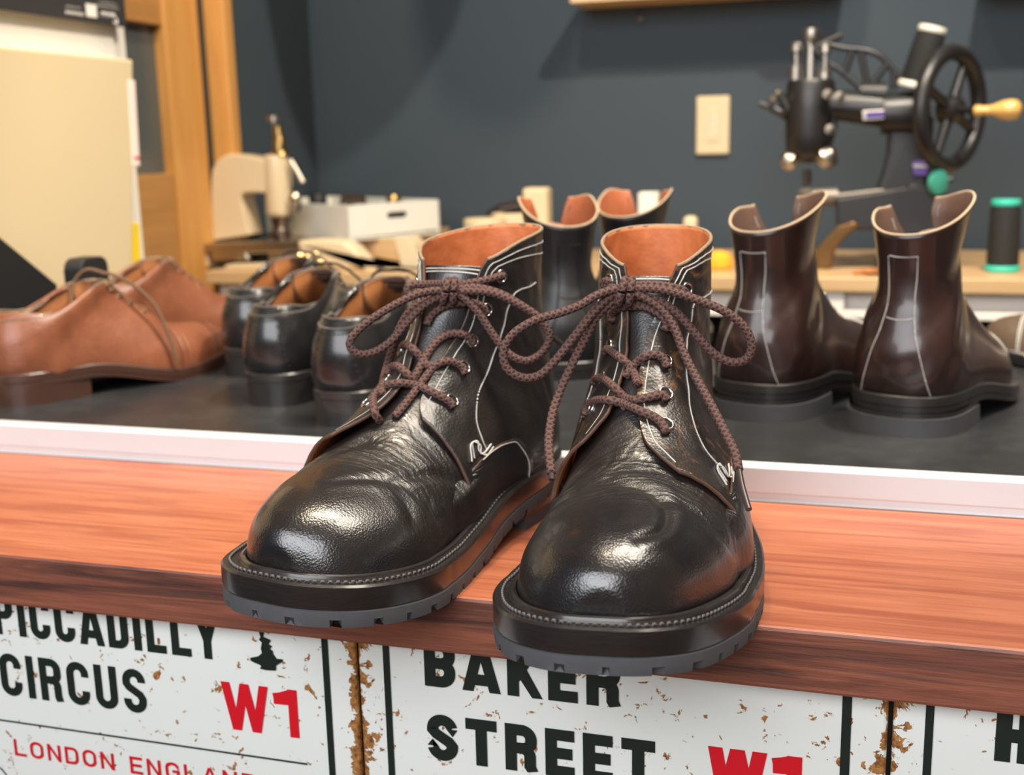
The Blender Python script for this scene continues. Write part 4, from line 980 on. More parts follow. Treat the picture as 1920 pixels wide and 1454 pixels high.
def word(text, xl, xr, zb, h, t, mat_, parent, name='lettering', gap=.28, ws=None, tr=None):
    """text set from xl to xr on baseline zb, cap height h"""
    base = {'I': None, '1': .8, 'W': 1.55, 'A': 1.12, 'Y': 1.05, 'L': .92, 'E': .9, ' ': .5}
    wd = []
    for ch in text: wd.append(t if ch == 'I' else base.get(ch, 1.0))
    g = gap; n_ = len(text); u = (xr-xl-sum(t for ch in text if ch == 'I'))/(sum(w for w, ch in zip(wd, text) if ch != 'I')+g*(n_-1))
    x = xl; mb = MB()
    for w, ch in zip(wd, text):
        ww = t if ch == 'I' else w*u
        if ch != ' ':
            for k_, pl in enumerate(glyph(ch, ww, h, t)): ribbon(mb, pl, t, (x, zb), k_*.00005, h)
        x += ww+g*u
    o = mb.build(name, [mat_], parent); o['label'] = ('red' if mat_ == M['sign_red'] else 'black')+' painted lettering'
    return o
def sign(name, x0, x1, label, edges):
    r = empty(name, (x0, SY, -.60), 0, label, 'sign', 'enamel street signs on the counter front')
    n, col, mk = enamel('enamel_'+str(len(bpy.data.materials)), [e-x0 for e in edges]); m = finish(n, col, mk)
    mb = MB(); mb.box(((x1-x0)/2, .003, .412), (x1-x0, .006, .30)); o = mb.build('plate', [m], r, bevel=.0025, seg=3)
    class Proxy: pass
    return r
def into(o, r):      # geometry made in world coordinates, parented to the sign's empty
    o.parent = r; o.matrix_parent_inverse = Matrix.Translation(r.location).inverted()
def strip(r, a, b, w, mat_=None):
    (xa, za), (xb, zb) = a, b; mb = MB(); d = np.array([xb-xa, zb-za]); d /= np.linalg.norm(d); nn = np.array([-d[1], d[0]])*w/2
    mb.prism([(xa+nn[0], za+nn[1]), (xb+nn[0], zb+nn[1]), (xb-nn[0], zb-nn[1]), (xa-nn[0], za-nn[1])], (0, SY-.0008, 0), (1,0,0), (0,0,1), (0,.0006,0)); o = mb.build('border_line', [mat_ or M['sign_black']]); into(o, r)
X = lambda px, py: onS(px, py)[0]
Z = lambda px, py: onS(px, py)[1]
xg1, xg2 = X(672, 1330), X(1668, 1400)
s1 = sign('street_sign', xg1-.43, xg1-.0008, 'rusty white enamel sign reading PICCADILLY CIRCUS W1 with red LONDON ENGLAND', [xg1])
s2 = sign('street_sign', xg1+.0008, xg2-.0012, 'rusty white enamel sign reading BAKER STREET W1, under the right boot', [xg1, xg2])
s3 = sign('street_sign', xg2+.0012, xg2+.40, 'rusty white enamel sign showing a single letter H, at the right edge', [xg2])
bxl = X(615, 1330); strip(s1, (bxl, -.04), (bxl, -.336), .0042)
for r, px, py in ((s2, 728, 1330), (s2, 1586, 1380), (s3, 1741, 1390)): strip(r, (X(px, py), -.04), (X(px, py), -.336), .0050 if r is s2 and px > 1000 else .0042)
zl = Z(300, 1395); strip(s1, (xg1-.39, zl), (X(575, 1434), zl), .0010)
K = M['sign_black']; Rd = M['sign_red']
def w_(r, *a, **k): o = word(*a, None, **k); into(o, r)
cz = Z(250, 1340); ch_ = Z(20, 1230)-Z(26, 1309)
w_(s1, 'CIRCUS', X(0, 1270), X(272, 1300), Z(190, 1329), ch_, .0056, K)
w_(s1, 'PICCADILLY', X(-14, 1150), X(408, 1200), Z(315, 1228), ch_, .0056, K, gap=.26)
w_(s1, 'W1', X(416, 1300), X(557, 1330), Z(545, 1384), Z(545, 1295)-Z(545, 1384), .0064, Rd, gap=.22)
w_(s1, 'LONDON ENGLAND', X(25, 1400), X(478, 1440), Z(35, 1419), Z(26, 1387)-Z(35, 1419), .0021, Rd, gap=.34)
bh = Z(985, 1340)*0+Z(860, 1345)-Z(865, 1432)
w_(s2, 'STREET', X(800, 1370), X(1228, 1400), Z(895, 1437), bh, .0072, K, gap=.26)
w_(s2, 'BAKER', X(795, 1260), X(1162, 1300), Z(950, 1305), bh, .0072, K, gap=.26)
w_(s2, 'W1', X(1331, 1400), X(1504, 1430), Z(1500, 1422)-bh*1.02, bh*1.02, .0082, Rd, gap=.22)
w_(s3, 'H', X(1867, 1380), X(1940, 1390), Z(1880, 1430), bh, .0078, K)
# fountain figure printed on the first sign
poly = [(1345,150),(1338,200),(1330,235),(1338,262),(1330,275),(1345,290),(1340,320),(1345,345),(1325,362),(1285,370),(1290,385),(1310,395),(1335,405),(1342,412),(1335,425),(1365,432),(1415,435),(1418,422),(1415,412),(1430,400),(1452,390),(1450,378),(1420,375),(1402,350),(1400,335),(1385,325),(1395,310),(1378,300),(1390,280),(1370,270),(1350,262),(1355,240),(1368,200)]
pts = [onS(x*.3646, 1100+y*.3646) for x, y in poly]; mb = MB(); mb.prism(pts, (0, SY-.0010, 0), (1,0,0), (0,0,1), (0,.0006,0)); o = mb.build('fountain_emblem', [K]); into(o, s1); o['label'] = 'black printed fountain silhouette'
ccx, ccz = X(-20, 1454), Z(-20, 1470); mb = MB(); mb.torus((ccx, SY-.0008, ccz), .0165, .0004, (0,1,0), 48, 6); o = mb.build('border_circle', [K]); into(o, s1)

# ------------------------------------------------------------------ things behind the shoes
def V3(px, py, y): return Vector(on_y(px, py, y))
class Thing:
    """parts are made in world coordinates and hung under an empty at the thing's base"""
    def __init__(s, name, loc, label, cat, group=None): s.r = empty(name, loc, 0, label, cat, group); s.loc = Vector(loc)
    def part(s, mb, name, mats, smooth=False, bevel=0, label=None, parent=None, seg=2):
        b = s.loc; fl = getattr(s, 'floor', -9); mb.V = [tuple(Vector((v[0], v[1], max(v[2], fl)))-b) for v in mb.V]
        o = mb.build(name, mats if isinstance(mats, list) else [mats], parent or s.r, smooth, bevel, seg=seg)
        if label: o['label'] = label
        return o
def plate(px_poly, y0, y1, mb, mi=0):
    """outline read off at depth y0, extruded back to y1"""
    P = [V3(x, y, y0) for x, y in px_poly]; n_ = len(P); V = P+[p+Vector((0, y1-y0, 0)) for p in P]
    mb.add(V, [tuple(range(n_-1, -1, -1)), tuple(range(n_, 2*n_))]+[(i, (i+1) % n_, (i+1) % n_+n_, i+n_) for i in range(n_)], mi)
def rod(a, b, r, mb, n_=16, mi=0, r2=None): mb.tube([a, b], [r, r2 if r2 is not None else r], n_, mi=mi)
M['cream_plastic'] = speck('cream_plastic', (.60,.49,.30), (.63,.52,.33), 8, .5)
M['paper'] = speck('paper', (.78,.74,.66), (.82,.78,.70), 12, .8)
M['black_card'] = plain('black_card', (.020,.019,.020), .7)
M['ink_white'] = plain('ink_white', (.70,.68,.64), .7)
M['matte_black'] = plain('matte_black', (.012,.012,.013), .55)
M['yellow_plastic'] = plain('yellow_plastic', (.85,.62,.02), .45)
M['pink_paper'] = plain('pink_paper', (.80,.66,.60), .7)
# file box and sheets stand along the left, faces towards +x
fx = -.86
def on_face(px, py, x=fx): p = on_x(px, py, x); return float(p[1]), float(p[2])
t = Thing('file_box', (fx-.02, 1.0, MAT_Z), 'cream plastic file box standing upright at the left edge, black sheet and papers behind it', 'file box')
yf, zt = on_face(250, 112); yn = .62
yfb, zfb = on_face(249, 505); yfl = yf+(yfb-yf)*(zt-MAT_Z)/(zt-zfb)
mb = MB(); mb.prism([(yn, MAT_Z), (yfl, MAT_Z), (yf, zt), (yn, zt)], (fx-.036, 0, 0), (0,1,0), (0,0,1), (.036,0,0)); t.part(mb, 'case', M['cream_plastic'], bevel=.003)
ya, za = on_face(243, 150); yb, zb = on_face(258, 312)
mb = MB(); mb.prism([(ya-.004, za), (ya+.010, za), (yb+.004, zb), (yb-.010, zb)], (fx-.026, 0, 0), (0,1,0), (0,0,1), (.027,0,0)); lb = t.part(mb, 'label_strip', M['pink_paper'], bevel=.001, label='pale pink label strip on the spine')
mb = MB(); mb.box((fx+.0012, (ya+yb)/2+(yb-ya)*.4-.002, za+(zb-za)*.9), (.0008, .010, .003)); t.part(mb, 'print', M['sign_red'], parent=lb)
t = Thing('paper_stack', (fx-.06, 1.0, MAT_Z), 'stack of white papers standing upright behind the cream file box', 'papers')
x2 = fx-.045; y2, z2 = on_face(240, 55, x2); _, ztop = on_face(248, -60, x2)
for k, (dy, dz, th) in enumerate(((0, 0, .012), (-.03, -.035, .004), (.004, .03, .010))):
    mb = MB(); mb.box((x2-.012+.009*k-(.02 if k == 2 else 0), (y2+.60)/2+dy/2, (MAT_Z+z2)/2+(dz+.06)/2), (th, y2-.60+dy, z2-MAT_Z+dz+.06)); t.part(mb, 'paper', M['paper'], bevel=.0004)
t = Thing('printed_sheet', (x2, 1.0, MAT_Z+.01), 'black printed sheet with upside-down white lettering, leaning upside down on the white papers', 'sheet')
x3 = x2+.012; ye, ze = on_face(237, 52, x3)
zq = on_face(237, -200, x3)[1]
mb = MB(); mb.box((x3, (ye+.55)/2, (ze+zq)/2), (.0012, ye-.55, zq-ze)); sh_ = t.part(mb, 'sheet', M['black_card'])
def fc(px, py): a, b = on_face(px, py, x3+.0011); return a, b
for px0, px1, py0, wd in ((123,158,20,.0024),(124,152,10,.0012),(190,216,22,.0030),(178,222,8,.0012),(186,220,2,.0010)):      # rows of small upside-down print
    mb = MB(); a0, b0 = fc(px0, py0); a1, _ = fc(px1, py0+3); n_ = max(4, int((a1-a0)/.0028))
    for i in range(n_):
        u = a0+(a1-a0)*(i+.5)/n_; hgt = wd*(1.6 if i % 3 == 0 else 1); w2 = (a1-a0)/n_*.62
        ring = [(u+w2/2*math.cos(q*PI/4), b0-hgt/2+hgt*.6*math.sin(q*PI/4)) for q in range(8)]
        for q in range(7 if i % 2 else 6): (ua, va), (ub, vb) = ring[q], ring[q+1]; mb.tube([(x3+.0008, ua, va), (x3+.0008, ub, vb)], wd*.16, 4)
    o = t.part(mb, 'print', M['ink_white']); o.parent = sh_
a0, b0 = fc(172, 20); mb = MB(); mb.box((x3+.0006, a0, b0), (.0006, .020, .015)); o = t.part(mb, 'print_block', M['ink_white'], bevel=.0002); o.parent = sh_
a1, b1 = fc(217, 40); mb = MB(); mb.tube(catmull([(x3+.0009, a1-.004, b1+.007), (x3+.0009, a1+.001, b1+.004), (x3+.0009, a1+.003, b1), (x3+.0009, a1, b1-.003), (x3+.0009, a1-.004, b1-.001)], 6), .0013, 5); o = t.part(mb, 'swash', M['ink_white']); o.parent = sh_
# yellow folder, black panel, black bottle cap
yy, zz_ = on_face(263, 418, -.885); y5, z5 = on_face(268, 510, -.885)
t = Thing('yellow_folder', (-.885, yy, MAT_Z), 'yellow plastic folder edge showing just behind the cream file box', 'folder')
mb = MB(); ylo = y5+(y5-yy)*(z5-MAT_Z)/(zz_-z5); mb.prism([(ylo-.25, MAT_Z), (ylo, MAT_Z), (yy, zz_), (yy-.25, zz_+.01)], (-.900, 0, 0), (0,1,0), (0,0,1), (.014,0,0)); t.part(mb, 'cover', M['yellow_plastic'], bevel=.002)
mb = MB(); mb.prism([(ylo-.25, MAT_Z), (ylo-.006, MAT_Z), (yy-.006, zz_-.004), (yy-.25, zz_)], (-.905, 0, 0), (0,1,0), (0,0,1), (.005,0,0)); t.part(mb, 'sheets', M['paper'])
def box_thing(name, c, d, m, label, cat, rot=None, bevel=.002, group=None):
    mb = MB(); mb.box(c, d, rot); o = mb.build(name, [m], bevel=bevel, seg=3); tag(o, label, cat, group); return o
# black panel leaning, its edge running down to the right
pa = on_x(0, 441, -.80); pb = on_x(112, 534, -.80)
mb = MB(); mb.prism([(float(pa[1])-.05, float(pa[2])+.05*(pa[2]-pb[2])/(pb[1]-pa[1])), (float(pb[1]), float(pb[2])), (float(pb[1])-.02, MAT_Z), (float(pa[1])-.05, MAT_Z)], (-.815, 0, 0), (0,1,0), (0,0,1), (.012,0,0))
o = mb.build('black_board', [M['matte_black']], bevel=.001); tag(o, 'flat black board with a sloping edge, behind the nearer brown shoe', 'board')
pc = on_x(160, 500, -.78)
t = Thing('brush_box', (-.78, float(pc[1]), MAT_Z), 'small black box with rounded top, poking up behind the nearer brown shoe', 'box')
w0 = float(on_x(186, 500, -.78)[1]-on_x(134, 500, -.78)[1]); zt_ = float(on_x(160, 482, -.78)[2])
mb = MB(); prof = [(-w0/2, MAT_Z), (-w0/2, zt_-.012)]+arc(-w0/2+.012, zt_-.012, .012, .012, 180, 90, 6)+arc(w0/2-.012, zt_-.012, .012, .012, 90, 0, 6)+[(w0/2, MAT_Z)]
mb.prism(prof, (-.79, float(pc[1]), 0), (0,1,0), (0,0,1), (.022,0,0)); t.part(mb, 'case', M['matte_black'], bevel=.0015)

# ---- cream sewing machine on the bench
M['cream_enamel'] = plain('cream_enamel', (.66,.53,.34), .32, coat=.3)
M['chrome'] = plain('chrome', (.46,.41,.33), .3, 1)
M['dark_bronze'] = plain('dark_bronze', (.16,.085,.03), .4, .8)
M['dark_steel'] = plain('dark_steel', (.10,.075,.06), .35, .9)
M['bronze'] = plain('bronze', (.36,.24,.09), .3, 1)
BZ = .072
Yc = 1.67
t = Thing('cream_sewing_machine', tuple(V3(470, 560, Yc).xy)+(BZ,), 'cream enamelled sewing machine with brass needle column, standing by the wooden door', 'sewing machine')
cm = M['cream_enamel']; t.floor = .0725
mb = MB(); plate(catmull([(398,452),(396,400),(395,345),(400,312),(420,292),(450,290),(500,300),(520,306),(522,358),(500,362),(462,362),(452,372),(458,400),(470,452)], 5)[:-1], Yc-.016, Yc+.03, mb); t.part(mb, 'arm', cm, bevel=.008, seg=4)
mb = MB(); plate([(383,455),(383,325),(392,302),(400,300),(400,455)], Yc+.045, Yc+.05, mb); t.part(mb, 'back_cover', M['dark_steel'], bevel=.001)
mb = MB(); h0 = V3(525, 408, Yc); h1 = V3(525, 290, Yc); mb.lathe(h0, [(.013,0),(.019,.006),(.0205,.03),(.0205,.080),(.019,(h1-h0).z)], 28); mb.box((h0+h1)/2+Vector((-.012,.01,.0)), (.030,.026,(h1-h0).z*.9)); hd = t.part(mb, 'head', cm, True, bevel=.003)
mb = MB(); mb.lathe(h1, [(.0175,0),(.016,.004),(.0105,.006),(.0100,.022),(.0075,.026),(.0070,.044),(.0035,.046)], 24); t.part(mb, 'needle_column', M['bronze'], True, parent=None)
mb = MB(); c0 = V3(515, 240, Yc); mb.lathe(c0, [(.003,-.012),(.003,.008),(.0108,.010),(.0108,.0185),(.008,.020)], 24); t.part(mb, 'thumb_screw', M['chrome'], True)
mb = MB(); rod(V3(545,300,Yc-.01), V3(568,342,Yc-.01), .0035, mb, r2=.005); t.part(mb, 'thread_lever', M['chrome'], True)
mb = MB(); mb.lathe(V3(528, 452, Yc), [(.010,0),(.015,.006),(.016,.014),(.011,.022),(.014,.030),(.016,.038)], 24); mb.torus(V3(548,385,Yc), .013, .0028, (0,1,0)); t.part(mb, 'presser_foot', M['dark_steel'], True)
mb = MB(); mb.lathe(V3(552,372,Yc-.012), [(.008,0),(.010,.003),(.004,.008)], 20, (0,-1,0)); rod(V3(550,378,Yc-.014), V3(551,402,Yc-.014), .0055, mb); t.part(mb, 'tension_dial', M['chrome'], True)
# bed: bright plate over a cream frame, with the open shuttle case in front
mb = MB(); plate([(362,470),(366,458),(600,450),(612,458),(560,472),(420,478)], Yc-.05, Yc+.012, mb); t.part(mb, 'bed_plate', M['chrome'], bevel=.002)
mb = MB(); plate([(362,468),(390,468),(392,500),(420,500),(420,545),(400,600),(362,600)], Yc-.045, Yc+.03, mb); t.part(mb, 'bed_side', cm, bevel=.003)
mb = MB(); plate([(395,474),(460,472),(470,488),(396,492)], Yc-.05, Yc, mb); plate([(500,474),(600,466),(625,480),(640,510),(560,500),(505,492)], Yc-.04, Yc, mb); t.part(mb, 'bed_block', M['chrome'], bevel=.003)
mb = MB(); outer = [(414,620),(414,510),(424,497),(520,494),(530,502),(530,512),(450,513),(440,522),(438,620)]; plate(outer, Yc-.075, Yc-.05, mb); t.part(mb, 'shuttle_frame', cm, bevel=.003)
mb = MB(); plate([(392,480),(560,478),(600,500),(640,520),(640,600),(392,600)], Yc-.02, Yc+.02, mb); t.part(mb, 'bed_recess', M['matte_black'])
mb = MB()
for k, (x, y) in enumerate(((548,492),(562,482),(576,486),(590,480),(570,500),(600,496))): mb.lathe(V3(x,y,Yc-.085), [(.001,0),(.006,.002),(.0065,.006),(.002,.009)], 14, (.3,-1,.2))
t.part(mb, 'shuttle_screws', M['brass'], True)
mb = MB(); plate([(556,452),(600,449),(640,452),(662,466),(690,500),(738,528),(790,540),(800,620),(640,620),(600,500),(560,470)], Yc-.06, Yc-.018, mb); t.part(mb, 'cylinder_bed', cm, bevel=.010, seg=4)
mb = MB(); plate([(738,447),(760,445),(774,458),(784,490),(790,560),(756,560),(752,500),(744,462)], Yc-.03, Yc+.02, mb); t.part(mb, 'end_guard', cm, bevel=.004)
mb = MB(); plate([(744,508),(786,506),(788,516),(746,519)], Yc-.034, Yc-.03, mb); mb.lathe(V3(764,536,Yc-.034), [(.004,0),(.005,.002),(.0,.004)], 12, (0,-1,0)); t.part(mb, 'guard_clip', M['bronze'], bevel=.001)
mb = MB(); mb.lathe(V3(715,510,Yc-.062), [(.0,.0),(.008,.001),(.008,.004),(.006,.005)], 16, (0,-1,0)); t.part(mb, 'oil_cap', M['dark_steel'], True)

# ---- white tray with dark things in it
M['white_tray'] = speck('white_tray', (.68,.67,.60), (.71,.70,.63), 12, .5)
P0 = V3(654, 453, 1.66); a_r = math.radians(58)
ux = Vector((math.cos(a_r), math.sin(a_r), 0)); uy = Vector((-math.sin(a_r), math.cos(a_r), 0))
Wt, Dt, Ht = .180, .325, .056
tw = Thing('wooden_block', (P0.x, P0.y, .072), 'plain wooden block on the desk carrying the white tray', 'block'); mb = MB(); mb.box((P0.x-.06, P0.y+.175, (.072+P0.z-.0005)/2), (.24, .25, P0.z-.0725)); tw.part(mb, 'block', M['desk_wood'], bevel=.002)
t = Thing('storage_tray', tuple(P0), 'white rectangular tray with a slot handle, on the bench behind the cream sewing machine', 'tray')
def tb(name, x0, x1, y0, y1, z0, z1, m):
    mb = MB(); C_ = P0+ux*((x0+x1)/2)+uy*((y0+y1)/2)+Vector((0,0,(z0+z1)/2)); mb.box(C_, (x1-x0, y1-y0, z1-z0), Matrix.Rotation(a_r, 3, 'Z')); return t.part(mb, name, m, bevel=.0008)
tb('tray_bottom', 0, Wt, 0, Dt, 0, .003, M['white_tray'])
tb('side_panel', 0, .003, 0, Dt, 0, Ht, M['white_tray']); tb('side_panel', Wt-.003, Wt, 0, Dt, 0, Ht, M['white_tray']); tb('end_panel', 0, Wt, Dt-.003, Dt, 0, Ht, M['white_tray'])
mb = MB(); Q = lambda u, v, d=0: P0+ux*u+uy*d+Vector((0,0,v))
sx0, sx1, sz0, sz1 = .075, .115, .031, .041
slot = arc(sx1-.005, (sz0+sz1)/2, .005, .005, -90, 90, 8)+arc(sx0+.005, (sz0+sz1)/2, .005, .005, 90, 270, 8)
outer = []
for (u, v) in slot:   # matching points on the rectangle border
    c_ = ((sx0+sx1)/2, (sz0+sz1)/2); du, dv = u-c_[0], v-c_[1]; k = min(((Wt-c_[0]) if du > 0 else c_[0])/max(abs(du), 1e-6), ((Ht-c_[1]) if dv > 0 else c_[1])/max(abs(dv), 1e-6)); outer.append((c_[0]+du*k, c_[1]+dv*k))
n_ = len(slot)
for d in (0, .003): mb.V += [tuple(Q(u, v, d)) for u, v in slot]+[tuple(Q(u, v, d)) for u, v in outer]
for i in range(n_):
    j = (i+1) % n_
    mb.F += [(i, j, n_+j, n_+i), (2*n_+i, 2*n_+j, 3*n_+j, 3*n_+i), (i, j, 2*n_+j, 2*n_+i), (n_+i, n_+j, 3*n_+j, 3*n_+i)]
mb.M += [0]*(4*n_)
# corners of the rectangle
for cu, cv in ((0,0),(Wt,0),(Wt,Ht),(0,Ht)):
    i1 = min(range(n_), key=lambda i: (outer[i][0]-cu)**2+(outer[i][1]-cv)**2); o0 = len(mb.V); mb.V += [tuple(Q(cu, cv, 0))]
    near = sorted(range(n_), key=lambda i: (outer[i][0]-cu)**2+(outer[i][1]-cv)**2)[:2]; mb.F.append((n_+near[0], n_+near[1], o0)); mb.M.append(0)
t.part(mb, 'front_panel', M['white_tray'])
tb('backing', .067, .123, .004, .006, .022, .05, M['matte_black'])
M['dark_roll'] = leather('dark_roll', (.03,.02,.017), (.07,.04,.03), .35, .2, 400, .3)
for k, (px, py, r_, hh, lab) in enumerate(((596,372,.015,.060,'small dark polish jar standing in the white tray, leftmost'), (658,368,.022,.055,'dark brown leather roll in the white tray, middle'), (738,374,.012,.062,'small coppery jar in the white tray, rightmost'))):
    p = V3(px, py, 1.83); tt = Thing(('polish_jar','leather_roll','copper_jar')[k], (p.x, p.y, P0.z+.003), lab, ('jar','roll','jar')[k])
    mb = MB(); h_ = p.z-P0.z-.003+.008
    if k == 1: mb.lathe((p.x-.02, p.y, P0.z+.003+.032), [(.010,0),(.024,.001),(.030,.004),(.030,.040),(.022,.044)], 26, (1,.25,0)); tt.part(mb, 'roll', M['dark_roll'], True)
    else: mb.lathe((p.x, p.y, P0.z+.003), [(r_,0),(r_,h_*.75)], 24); tt.part(mb, 'jar', M['dark_roll'], True); mb = MB(); mb.lathe((p.x, p.y, P0.z+.003+h_*.75), [(r_*1.05,0),(r_*1.05,h_*.15),(r_*.7,h_*.25)], 24); tt.part(mb, 'lid', M['bronze'] if k == 2 else M['matte_black'], True)

# ---- black hand-cranked sewing machine on the desk
M['black_iron'] = plain('black_iron', (.011,.010,.010), .42, coat=.15, coat_r=.3)
M['silver'] = plain('silver', (.42,.38,.33), .36, 1)
M['dull_steel'] = plain('dull_steel', (.22,.19,.16), .5, .7)
M['purple_print'] = plain('purple_print', (.09,.05,.20), .4, .5)
Ym = 1.70; DZ = .072
t = Thing('black_sewing_machine', (float(V3(1680,480,Ym).x), Ym, DZ), 'black cast-iron hand-cranked patching machine with large wheel, on the desk at right', 'sewing machine')
ir = M['black_iron']; t.floor = .0725
s_ = lambda px: px*Ym/2161/1.0
c0 = V3(1516, 300, Ym); c1 = V3(1519, 150, Ym)
mb = MB(); Hh = (c1-c0).z; mb.lathe(c0, [(.012,-.004),(.024,.002),(.031,.012),(.0335,.035),(.034,.07),(.033,Hh-.006),(.030,Hh)], 30); t.part(mb, 'head', ir, True)
mb = MB(); plate([(1540,150),(1566,160),(1570,235),(1556,285),(1536,300)], Ym-.012, Ym+.02, mb); t.part(mb, 'head_rib', ir, bevel=.004)
mb = MB(); rod(V3(1545, 195, Ym), V3(1718, 212, Ym), .020, mb, 20, r2=.026); mb.lathe(V3(1740,212,Ym), [(.027,-.06),(.030,-.02),(.026,.0)], 24, (1,.1,0)); t.part(mb, 'arm', ir, True)
mb = MB(); plate([(1650,205),(1752,215),(1748,300),(1744,340),(1730,372),(1640,362),(1652,330),(1662,290),(1664,250)], Ym-.016, Ym+.03, mb); t.part(mb, 'column', ir, bevel=.008, seg=3)
mb = MB(); plate([(1566,372),(1700,350),(1760,352),(1760,420),(1720,470),(1700,520),(1640,520),(1650,450),(1640,432),(1568,430)], Ym-.03, Ym+.03, mb); t.part(mb, 'base_bracket', ir, bevel=.004)
mb = MB(); plate([(1528,470),(1546,450),(1570,425),(1600,415),(1612,424),(1585,445),(1566,470),(1560,500),(1552,512),(1530,510)], Ym-.035, Ym-.02, mb); t.part(mb, 'curved_foot', M['dark_bronze'], bevel=.003, label='brown curved foot')
mb = MB(); rod(V3(1513,372,Ym-.02), V3(1568,369,Ym-.01), .0125, mb, 20); rod(V3(1568,368,Ym-.02), V3(1690,354,Ym-.01), .0035, mb, 12); mb.lathe(V3(1512,372,Ym-.02), [(.004,-.002),(.011,.0),(.012,.010),(.006,.014)], 18, (0,0,1)); t.part(mb, 'cylinder_arm', M['dull_steel'], True)
mb = MB(); mb.lathe(V3(1486,306,Ym-.01), [(.004,-.005),(.013,0),(.014,.010),(.006,.018)], 20, (-.6,-.4,.5)); mb.lathe(V3(1543,300,Ym-.01), [(.004,-.005),(.016,0),(.017,.012),(.006,.022)], 20, (.6,-.4,.5)); t.part(mb, 'collar_screws', M['silver'], True)
mb = MB(); rod(V3(1513,318,Ym), V3(1513,345,Ym), .0055, mb); rod(V3(1513,345,Ym), V3(1511,366,Ym), .0030, mb); t.part(mb, 'needle_bar', M['dark_steel'], True)
mb = MB()
mb.lathe(V3(1492,150,Ym-.012), [(.009,0),(.009,.018),(.004,.020),(.004,.036),(.0085,.038),(.0085,.046),(.005,.050)], 18)
mb.lathe(V3(1546,150,Ym-.012), [(.009,0),(.009,.006),(.0085,.010),(.009,.014),(.004,.016),(.004,.034),(.0085,.036),(.008,.046),(.004,.050)], 18)
mb.lathe(V3(1519,150,Ym), [(.008,0),(.007,.052),(.010,.054),(.0115,.062),(.010,.068),(.004,.070)], 18); t.part(mb, 'adjusting_screws', M['silver'], True)
mb = MB(); mb.tube(catmull([V3(1481,200,Ym), V3(1468,212,Ym-.01), V3(1448,203,Ym-.01), V3(1424,194,Ym-.01)], 6), [.011]*7+[.006]*6+[.004]*6, 12); rod(V3(1478,205,Ym-.012), V3(1462,178,Ym-.014), .0075, mb, r2=.006); t.part(mb, 'lifting_lever', ir, True)
mb = MB(); mb.lathe(V3(1462,178,Ym-.016), [(.0,0),(.005,.002),(.005,.006),(.0,.009)], 12, (-.5,-.5,.7)); mb.lathe(V3(1453,187,Ym-.018), [(.0,0),(.006,.002),(.006,.006),(.0,.009)], 12, (-.5,-.5,.2))
for x, y in ((1552,178),(1574,182),(1556,244)): mb.lathe(V3(x,y,Ym-.036), [(.0,-.006),(.006,-.002),(.007,.003),(.0,.007)], 14, (.2,-1,.3))
t.part(mb, 'thread_knobs', M['silver'], True)
mb = MB()
top = [V3(x, y, Ym-.006) for x, y in ((1526,92),(1545,82),(1580,90),(1620,94),(1648,104),(1668,124),(1694,152))]; mb.tube(catmull(top, 6), .0042, 10)
low_ = [V3(x, y, Ym-.006) for x, y in ((1545,112),(1575,132),(1605,158),(1630,178))]; mb.tube(catmull(low_, 6), .0042, 10)
for (a, b), (c_, d_) in (((1598,95),(1584,137)), ((1614,96),(1626,160)), ((1662,122),(1636,158)), ((1676,136),(1676,168)), ((1526,92),(1545,112))): rod(V3(a,b,Ym-.006), V3(c_,d_,Ym-.006), .0045, mb)
mb.tube([V3(1522,86,Ym-.006), V3(1522,42,Ym-.006), V3(1545,72,Ym-.006)], .0022, 8); rod(V3(1545,80,Ym-.006), V3(1578,66,Ym-.006), .005, mb)
t.part(mb, 'top_lever_frame', ir, True)
mb = MB(); rod(V3(1612,172,Ym-.006), V3(1660,176,Ym-.006), .011, mb, r2=.016); t.part(mb, 'lever_pivot', ir, True)
mb = MB(); plate([(1616,208),(1677,204),(1678,222),(1617,227)], Ym-.030, Ym-.026, mb); pl = t.part(mb, 'badge', M['silver'], bevel=.0012, label='silver badge with purple print')
mb = MB(); plate([(1624,210.5),(1670,207.5),(1670.5,219),(1624.5,223)], Ym-.0305, Ym-.0300, mb); t.part(mb, 'badge_print', M['purple_print'])
mb = MB(); plate([(1710,302),(1742,304),(1740,330),(1712,330)], Ym-.030, Ym-.022, mb); t.part(mb, 'badge', M['purple_print'], bevel=.001); mb = MB(); plate([(1712,308),(1740,310),(1740,315),(1712,314)], Ym-.0312, Ym-.0302, mb); t.part(mb, 'badge_band', M['silver'])
# wheel, seen at an angle: it turns about the arm's axis
wc = V3(1782, 205, Ym-.02); ax_ = Vector((math.cos(math.radians(-33)), math.sin(math.radians(-33)), 0)); Rw = .0735
mb = MB(); mb.torus(wc, Rw, .0108, ax_, 64, 16); t.part(mb, 'wheel_rim', ir, True)
mb = MB(); mb.lathe(wc, [(.018,-.012),(.018,.010),(.012,.016),(.006,.018)], 24, ax_); q_ = Vector((0,0,1)).rotation_difference(ax_)
for k in range(4):
    a = PI/2*k+.55; d_ = q_ @ Vector((math.cos(a), math.sin(a), 0)); mb.tube([wc+d_*.012, wc+d_*(Rw-.006)], [.0075,.0055], 12)
t.part(mb, 'wheel_spokes', ir, True)
mb = MB(); hp = wc+ax_*.014; dirh = Vector((.94,-.25,.02)).normalized(); hs_ = V3(1826, 208, Ym-.055)
rod(wc+ax_*.01, hs_, .005, mb); crank = t.part(mb, 'crank', ir, True)
